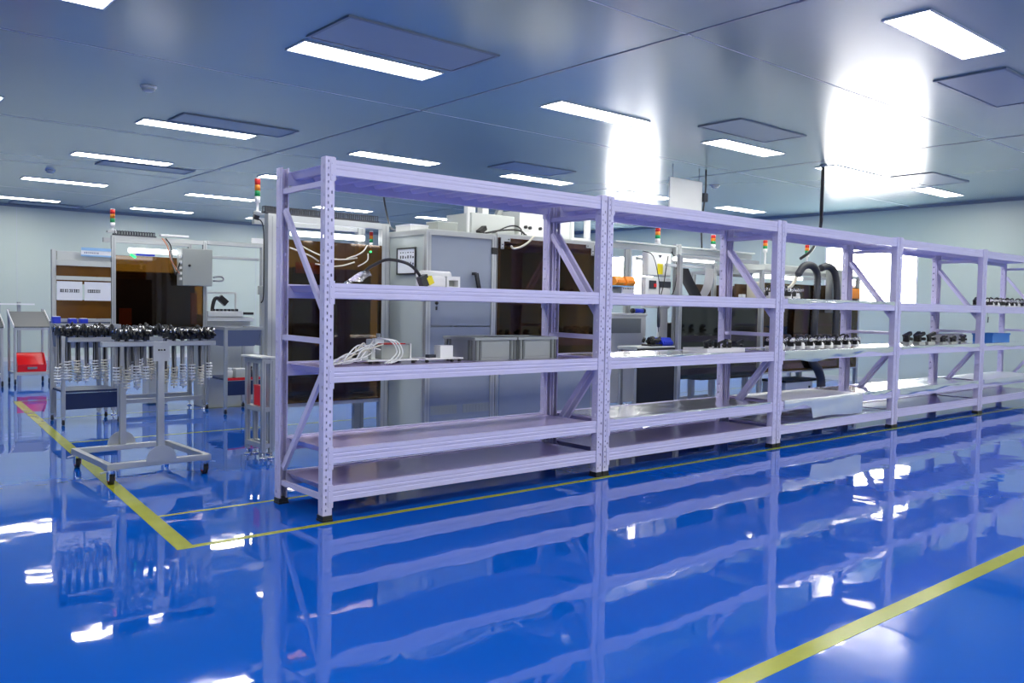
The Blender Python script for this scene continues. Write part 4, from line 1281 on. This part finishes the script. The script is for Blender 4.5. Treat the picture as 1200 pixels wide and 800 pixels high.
bin_trolley(.20, .66, 9.3, 'bin trolley with a sloped grey tray and red bin, left of the work station', '')
rb_ = thing('parts_bin', 'bright red bin on the lower shelf of the bin trolley', 'bin', (.43, 9.42, .176))
MB().prism([(-.10, .10), (-.08, .0005), (.20, .0005), (.20, .26), (.06, .26)], 0, -.18, -.17).prism([(-.10, .10), (-.08, .0005), (.20, .0005), (.20, .26), (.06, .26)], 0, .17, .18).box(-.17, .17, -.08, .20, .0005, .012).box(-.17, .17, .19, .20, .012, .26).prism([(-.10, .10), (-.08, .0005), (-.07, .0005), (-.09, .10)], 0, -.17, .17).prism([(-.05, .10), (.15, .25), (.16, .25), (-.04, .10)], 0, -.17, .17).build('body', 'red', rb_)
MB().box(-.06, .06, -.104, -.096, .04, .07).build('label_holder', 'joint', rb_)
bin_trolley(-.42, .04, 9.1, 'bin trolley with a bare lower shelf, at the left edge of the view', '')
rk = thing('rail_stand', 'low stand with a thin red and white rail near the back wall', 'stand', (0, 0, 0))
MB().box(-.3, 1.0, 12.0, 12.03, 1.10, 1.125).build('rail', 'white', rk)
for x in (-.1, .45, .75): MB().box(x, x + .05, 12.035, 12.08, 0, 1.15).build('post', 'aludark', rk)
MB().box(.1, .4, 11.99, 11.999, 1.10, 1.125).build('red_strip', 'red', rk)
# ------------------------------------------------------------------ things on the near rack
Z2, Z3, Z4 = SH[1] + .0005, SH[2] + .0005, SH[3] + .0005
cw = thing('power_cable', 'black cable with a yellow and black plug looping over the nearest rack\'s second shelf', 'cable', (0, 0, 0))
pl_ = at(497, 328, 1, .20)
P = [at(430, 316, 1, .30), at(441, 309, 1, .28), at(452, 304.5, 1, .26), at(464, 305, 1, .24), at(478, 309, 1, .22), at(487, 316, 1, .20), at(492, 323, 1, .20)]
MB().tube(spline([(P[0].x - .05, .30, Z2 + .03)] + P, 40), .0095, 8).build('cord', 'black', cw)
MB().obox((pl_.x - .005, .20, Z2 + .046), (.055, .05, .07), (0, -.45, 0)).build('plug', 'black', cw)
MB().obox((pl_.x + .032, .20, Z2 + .050), (.04, .052, .05), (0, -.45, 0)).build('yellow_face', 'yplug', cw)
bg = thing('clear_bag', 'crumpled clear plastic bag at the trolley end of the nearest rack\'s second shelf', 'bag', (0, 0, 0))
a, b = at(403, 331, 1, .33), at(432, 313, 1, .30)
def bagf(i, j):
    x = a.x + (b.x - a.x) * i
    zz = Z2 + .012 + (.105 * i) * (.5 + .5 * math.sin(j * math.pi)) + .008 * math.sin(9 * i + 5 * j)
    return (x, .26 + .12 * j, zz)
MB().sheet(bagf, 14, 8).build('film', 'bag', bg)
dv = thing('adapter_unit', 'white moulded unit with round ends on the nearest rack\'s second shelf', 'device', (0, 0, 0))
x0_, x1_ = at(497, 330, 1, .27).x, at(521, 330, 1, .27).x
MB().box(x0_, x1_, .25, .36, Z2 + .006, Z2 + .085, .015).build('body', 'white', dv)
MB().tube([(x0_ + .0, .305, Z2 + .088), (x1_ + .06, .305, Z2 + .088)], .03, 14).build('round_top', 'white', dv)
x2_ = at(537, 330, 1, .27).x
d = MB().box(x1_ + .005, x1_ + .02, .25, .34, Z2 + .006, Z2 + .085).box(x2_ - .015, x2_, .25, .34, Z2 + .006, Z2 + .085).box(x1_ + .02, x2_ - .015, .25, .34, Z2 + .006, Z2 + .02).box(x1_ + .02, x2_ - .015, .25, .34, Z2 + .06, Z2 + .085)
d.build('open_frame', 'white', dv)
MB().box(x1_ + .02, x2_ - .015, .30, .31, Z2 + .02, Z2 + .06).build('grey_inset', 'grey', dv)
MB().box(x0_ + .02, x2_ - .02, .26, .33, Z2, Z2 + .006).build('foot', 'black', dv)
MB().cyl((x0_ - .03, .30, Z2 + .055), .009, .11, 2, 10).build('knob_post', 'white', dv)

fx = thing('test_fixture', 'test fixture with white tubing and a red striped box on the nearest rack', 'test fixture', (0, 0, 0))
ya = .24
x0_, x1_ = at(431, 420, 1, ya).x, at(491, 419, 1, ya).x
MB().box(x0_, x1_, ya, ya + .22, Z3 + .018, Z3 + .026).build('base_plate', 'white', fx)
for x in (x0_ + .03, (x0_ + x1_) / 2, x1_ - .03):
    for y in (ya + .02, ya + .2): MB().cyl((x, y, Z3 + .009), .013, .018, 2, 10).build('rubber_foot', 'black', fx)
bx0, bx1 = at(447, 410, 1, ya + .06).x, at(480, 410, 1, ya + .06).x
MB().box(bx0, bx1, ya + .06, ya + .18, Z3 + .026, Z3 + .115, .003).build('box', 'grey', fx)
MB().box(bx0, bx1 - .03, ya + .06, ya + .18, Z3 + .1155, Z3 + .122).build('red_stripe', 'red', fx)
MB().box(bx1, bx1 + .006, ya + .05, ya + .19, Z3 + .026, Z3 + .12).build('end_plate', 'white', fx)
tx0 = at(424, 410, 1, ya + .03).x
MB().box(tx0, tx0 + .045, ya + .03, ya + .07, Z3 + .026, Z3 + .105, .003).build('block', 'cream', fx)
MB().box(tx0 + .07, tx0 + .10, ya + .04, ya + .10, Z3 + .026, Z3 + .15, .003).build('column', 'cream', fx)
MB().box(tx0 + .085, tx0 + .15, ya + .02, ya + .06, Z3 + .125, Z3 + .155, .004).build('clamp', 'white', fx)
MB().cyl((tx0 + .12, ya + .04, Z3 + .17), .012, .03, 2, 10).build('knob', 'grey', fx)
for i in range(9):
    r = random.Random(40 + i)
    s0 = (tx0 + r.uniform(.03, .16), ya + r.uniform(.0, .06), Z3 + r.uniform(.06, .16))
    m1 = (tx0 + r.uniform(-.06, .04), ya + r.uniform(-.06, .02), Z3 + r.uniform(.05, .15))
    m2 = (tx0 - r.uniform(.08, .18), ya + r.uniform(-.08, .06), Z3 + r.uniform(.022, .07))
    e = (tx0 - r.uniform(.16, .27), ya + r.uniform(-.06, .12), Z3 + .010)
    MB().tube(spline([s0, m1, m2, e], 22), .0042, 6).build('white_tube', 'bone' if i % 3 == 0 else 'white', fx)
for i in range(3):
    r = random.Random(80 + i)
    MB().tube(spline([(tx0 + .1, ya + .02, Z3 + .16), (tx0 + .17 + .02 * i, ya - .02, Z3 + .14), (tx0 + .19 + .02 * i, ya - .06, Z3 + .08), (tx0 + .13 + .03 * i, ya - .09, Z3 + .035), (tx0 + .08 + .02 * i, ya - .10, Z3 + .012)], 22), .0042, 6).build('white_tube', 'white', fx)
px_ = thing('fixture_plate', 'white fixture plate with a pale block and black knobs on the nearest rack\'s third shelf', 'fixture', (0, 0, 0))
x0_, x1_ = at(499, 418, 1, .24).x, at(543, 418, 1, .24).x
MB().box(x0_, x1_, .24, .40, Z3 + .018, Z3 + .026).build('plate', 'white', px_)
for x in (x0_ + .02, x1_ - .08, x1_ - .02): MB().lathe((x, .255, Z3), [(.010, 0), (.014, .006), (.010, .018)], 12).build('knob', 'black', px_)
for x in (x0_ + .02, x1_ - .02): MB().cyl((x, .385, Z3 + .009), .01, .018, 2, 10).build('knob', 'black', px_)
b0, b1 = at(516, 410, 1, .26).x, at(531, 410, 1, .26).x
MB().box(b0, b1, .26, .33, Z3 + .026, Z3 + .105, .003).build('block', 'white', px_)
MB().box(b0 - .06, b0 - .005, .30, .34, Z3 + .026, Z3 + .045).build('dark_bar', 'ink', px_)


def make_crate(wd, dp, ht, lab):
    t = thing('storage_crate', lab, 'crate', (0, 0, 0), 'grey stacking crates on the nearest rack')
    w_, d_ = wd / 2, dp / 2
    q = .006
    b = MB()
    b.box(-w_ + .015, w_ - .015, -d_ + .015, d_ - .015, .0005, .008)
    b.box(-w_ + .012, w_ - .012, -d_ + .012, -d_ + .012 + q, .008, ht - .02).box(-w_ + .012, w_ - .012, d_ - .012 - q, d_ - .012, .008, ht - .02)
    b.box(-w_ + .012, -w_ + .012 + q, -d_ + .018, d_ - .018, .008, ht - .02).box(w_ - .012 - q, w_ - .012, -d_ + .018, d_ - .018, .008, ht - .02)
    b.build('body', 'crate', t)
    r = MB()
    r.box(-w_, w_, -d_, -d_ + .018, ht - .02, ht, .003).box(-w_, w_, d_ - .018, d_, ht - .02, ht, .003).box(-w_, -w_ + .018, -d_ + .018, d_ - .018, ht - .02, ht, .003).box(w_ - .018, w_, -d_ + .018, d_ - .018, ht - .02, ht, .003)
    r.build('rim', 'crate', t)
    for x in (-w_ + .018, -w_ + .052, w_ - .052, w_ - .018):
        MB().box(x - .006, x + .006, -d_ + .002, -d_ + .012, .004, ht - .02).build('rib', 'cratedark', t)
        MB().box(x - .006, x + .006, d_ - .012, d_ - .002, .004, ht - .02).build('rib', 'cratedark', t)
    for y in (-d_ + .04, -d_ + .075, d_ - .075, d_ - .04):
        MB().box(-w_ + .002, -w_ + .012, y - .006, y + .006, .004, ht - .02).build('rib', 'cratedark', t)
        MB().box(w_ - .012, w_ - .002, y - .006, y + .006, .004, ht - .02).build('rib', 'cratedark', t)
    p = MB().box(-w_ + .065, w_ - .065, -d_ + .008, -d_ + .0125, .02, ht - .03, .002)
    p.build('front_panel', 'crate', t)
    return t


cx0, cx1 = at(551, 405, 1, .27).x, at(600.5, 405, 1, .27).x
c1 = make_crate(cx1 - cx0, .36, .155, 'grey plastic stacking crate next to the fixture plate on the nearest rack')
c1.location = ((cx0 + cx1) / 2, .27 - .0 + .15, Z3)
c1.location.y = .27 + .13
c2 = copy_thing(c1, (c1.location.x + (cx1 - cx0) + .012, c1.location.y, Z3), 'grey plastic stacking crate beside the rack post, right of the other crate')

# ------------------------------------------------------------------ films and small parts on the other racks
def film(lab, x0, x1, z, ya=-.004, yb=.575, hang=.06, amp=.006, m='film', seed=1, hx0=None, hx1=None, hang2=0.0):
    """a plastic sheet lying on a shelf and folded over the front beam"""
    r = random.Random(seed)
    ph = [r.uniform(0, 6) for _ in range(8)]
    t = thing('plastic_film', lab, 'plastic film', (0, 0, 0), 'plastic films on the racks')
    nu, nv = 44, 40
    dep = yb - ya
    tot = dep + hang
    def f(i, j):
        x = x0 + (x1 - x0) * i
        wob = math.sin(17 * i + ph[0] + 4 * j) + .7 * math.sin(31 * i + ph[1] - 9 * j) + .6 * math.sin(23 * j + ph[2] + 6 * i)
        h = hang * (1 + .35 * math.sin(5 * i + ph[3]) + .15 * math.sin(19 * i + ph[4]))
        if hx0 is not None and hx0 <= x <= hx1: h = hang2 * (1 + .05 * math.sin(9 * i))
        s = dep * j / .7 if j < .7 else dep + h * (j - .7) / .3
        if j < .699:
            edge = max(0.0, 1 - (dep - s) / .1)
            return (x, yb - s, z + .004 + amp * (1.0 + .4 * wob) * (1 - edge) + .013 * edge)
        q = s - dep
        return (x, ya - .003 - .004 * (1 + .5 * wob) * min(1, q / .03), z + .017 - q)
    MB().sheet(f, nu, nv).build('sheet', m, t, recalc=False)
    return t


film('glossy clear film on the fourth shelf of the second lavender rack', L + .10, 2 * L - .12, SH[3], hang=.012, seed=3, amp=.0025)
film('glossy clear film on the third shelf of the second lavender rack', L + .08, 2 * L - .7, SH[2], hang=.012, seed=5, amp=.003)
film('clear film on the second shelf of the third lavender rack, folded over its beam', 2 * L + .10, 3 * L - .10, SH[1], hang=.035, seed=6, m='film', amp=.004)
film('clear film under the row of valves on the third rack, folded over its beam', 2 * L + .08, 3 * L - .10, SH[2], hang=.075, seed=7, amp=.002)
film('large milky film hanging deep over the fourth shelf of the third lavender rack', 2 * L + .10, 3 * L - .72, SH[3], hang=.10, seed=8, m='milky', hx0=2 * L + .55, hx1=3 * L - .70, hang2=.19)
film('clear film on the fourth shelf of the third lavender rack, right of the milky film', 3 * L - .70, 3 * L - .10, SH[3], hang=.03, seed=9)
film('clear film on the bottom shelf of the third lavender rack', 2 * L + .10, 3 * L - .10, SH[4], hang=.0 + .01, seed=10)
film('clear film on the third shelf of the fourth lavender rack', 3 * L + .08, 4 * L - .10, SH[2], hang=.03, seed=11, amp=.003)
film('clear film on the fourth shelf of the fourth lavender rack', 3 * L + .08, 4 * L - .10, SH[3], hang=.05, seed=12)
film('clear film on the third shelf of the lavender rack closest to the wall', 4 * L + .08, 5 * L - .10, SH[2], hang=.04, seed=13, amp=.003)
film('milky film on the fourth shelf of the lavender rack closest to the wall', 4 * L + .08, 5 * L - .10, SH[3], hang=.05, seed=14, m='milky')


def make_valve(lab, group):
    t = thing('valve_assembly', lab, 'valve', (0, 0, 0), group)
    MB().lathe((0, 0, 0), [(.030, .0), (.034, .006), (.034, .045), (.026, .055), (.024, .062)], 16).build('white_body', 'white', t)
    MB().box(-.045, -.02, -.03, .03, .03, .075, .006).build('black_clip', 'black', t)
    MB().box(.02, .045, -.03, .03, .03, .07, .006).build('black_clip', 'black', t)
    k = MB()
    for i in range(6): k.torus((-.055 + i * .022, -.012, .085 + .006 * (i % 2)), .012, .004, 0, 10, 5)
    k.build('coil', 'steel', t)
    MB().tube(spline([(-.03, .01, .06), (-.02, .02, .11), (.02, .015, .125), (.045, .02, .10), (.05, .03, .06)], 16), .009, 7).build('black_hose', 'black', t)
    return t


z = SH[2] + .0105
v0 = None
for row, y in enumerate((.17, .34)):
    for i in range(9):
        x = 2 * L + .30 + i * .172 + (.06 if row else 0)
        lab = '%s white bodied valve from the left in the %s row on the third rack' % (ORD[i], 'front' if row == 0 else 'rear')
        if v0 is None:
            v0 = make_valve(lab, 'valves on the third rack'); o = v0; o.location = (x, y, z)
        else:
            o = copy_thing(v0, (x, y, z), lab)
        o.rotation_euler = (0, 0, random.uniform(-.4, .4))
for i in range(4):
    copy_thing(v0, (2 * L + .22 + i * .15, .25, SH[1] + .012), '%s white valve from the left on the third rack\'s second shelf' % ORD[i], random.uniform(-1, 1))['group'] = 'valves on the second shelf'


def make_clip(lab, group, sc=1.0):
    t = thing('black_fitting', lab, 'fitting', (0, 0, 0), group)
    MB().box(-.04 * sc, .04 * sc, -.03 * sc, .03 * sc, .0, .03 * sc, .004).build('base', 'grey', t)
    MB().box(-.025 * sc, .0, -.02 * sc, .02 * sc, .03 * sc, .10 * sc, .005).build('column', 'black', t)
    MB().obox((.01 * sc, 0, .10 * sc), (.09 * sc, .035 * sc, .03 * sc), (0, -.4, 0)).build('jaw', 'black', t)
    MB().cyl((.035 * sc, 0, .06 * sc), .015 * sc, .06 * sc, 1, 10).build('roller', 'black', t)
    return t


z = SH[2] + .0085
tr = thing('parts_tray', 'pale tray on the right end of the second rack\'s third shelf', 'tray', (2 * L - .42, .38, SH[2] + .0005))
MB().box(-.28, .27, -.13, .13, .0, .006).build('base', 'white', tr)
MB().box(-.28, -.274, -.13, .13, .006, .035).box(.264, .27, -.13, .13, .006, .035).box(-.274, .264, -.13, -.124, .006, .035).box(-.274, .264, .124, .13, .006, .035).build('rim', 'white', tr)
f0 = make_clip('first black fitting from the left in the pale tray on the second rack', 'black fittings in the pale tray', .75)
f0.location = (2 * L - .55, .36, SH[2] + .0070)
for i in range(1, 7):
    copy_thing(f0, (2 * L - .55 + .07 * i, .33 + .10 * (i % 2), SH[2] + .0070), '%s black fitting from the left in the second rack\'s pale tray' % ORD[i], random.uniform(-1, 1))
f1 = make_clip('first tall black fitting from the left on the fourth rack\'s third shelf', 'black fittings on the fourth rack', 1.15)
FX = at(1064, 396, 1, .24).x
f1.location = (FX, .24, z)
for i in range(1, 5):
    copy_thing(f1, (FX + .13 * i, .22 + .10 * (i % 2), z), '%s tall black fitting from the left on the fourth rack' % ORD[i], random.uniform(-.8, .8))
rl = thing('film_roll', 'roll of clear film lying behind the black fittings on the fourth rack', 'roll', (at(1110, 396, 1, .42).x, .42, SH[2] + .07))
MB().cyl((0, 0, 0), .055, .8, 0, 20).build('wound_film', 'greysheet', rl)
MB().cyl((0, 0, 0), .02, .84, 0, 14).build('core', 'bone', rl)
f2 = make_clip('first low black fitting from the left before the fourth rack\'s film roll', 'low black fittings on the fourth rack', .8)
FX2 = at(1104, 400, 1, .22).x
f2.location = (FX2, .22, z)
for i in range(1, 6):
    copy_thing(f2, (FX2 + .14 * i, .22 + .03 * (i % 2), z), '%s low black fitting from the left before the fourth rack\'s film roll' % ORD[i], random.uniform(-.8, .8))
f3 = make_clip('single black fitting at the right end of the fourth rack\'s second shelf', 'black fitting on the fourth rack\'s second shelf', .8)
f3.location = (at(1142, 356, 1, .12).x, .12, SH[1] + .0005)
v1 = copy_thing(v0, (at(1162, 356, 1, .2).x, .2, SH[1] + .0005), 'first valve from the left in the front row on the rack closest to the wall')
v1['group'] = 'valves on the rack closest to the wall'
for i in range(1, 14):
    copy_thing(v1, (at(1162, 356, 1, .2).x + (i % 7) * .18, .2 + .18 * (i // 7), SH[1] + .0005), '%s valve from the left, %s row, on the rack closest to the wall' % (ORD[i % 7], 'rear' if i // 7 else 'front'), random.uniform(-.6, .6))
bx = thing('blue_crate', 'blue plastic crate on the third shelf of the rack closest to the wall', 'crate', ((at(1164, 396, 1, .12).x + at(1184, 396, 1, .12).x) / 2, .25, SH[2] + .0105))
w_, d_, h_ = (at(1184, 396, 1, .12).x - at(1164, 396, 1, .12).x) / 2, .12, .115
MB().box(-w_, w_, -d_, -d_ + .008, .0, h_).box(-w_, w_, d_ - .008, d_, .0, h_).box(-w_, -w_ + .008, -d_ + .008, d_ - .008, .0, h_).box(w_ - .008, w_, -d_ + .008, d_ - .008, .0, h_).box(-w_ + .008, w_ - .008, -d_ + .008, d_ - .008, .0, .008).build('body', 'midblue', bx)
MB().box(-w_ - .008, w_ + .008, -d_ - .008, -d_, h_ - .02, h_ + .004).box(-w_ - .008, w_ + .008, d_, d_ + .008, h_ - .02, h_ + .004).box(-w_ - .008, -w_, -d_, d_, h_ - .02, h_ + .004).box(w_, w_ + .008, -d_, d_, h_ - .02, h_ + .004).build('rim', 'midblue', bx)
tg = thing('hanging_tag', 'small dark tag hanging on a string from the second beam of the last rack', 'tag', (4 * L + .16, -.004, 0))
za = TOPS[1] - BH
MB().tube([(0, .02, za), (0, .012, za - .05)], .0015, 5).build('string', 'black', tg)
MB().obox((0, .012, za - .085), (.022, .006, .07), (0, .15, 0)).build('card', 'ink', tg)
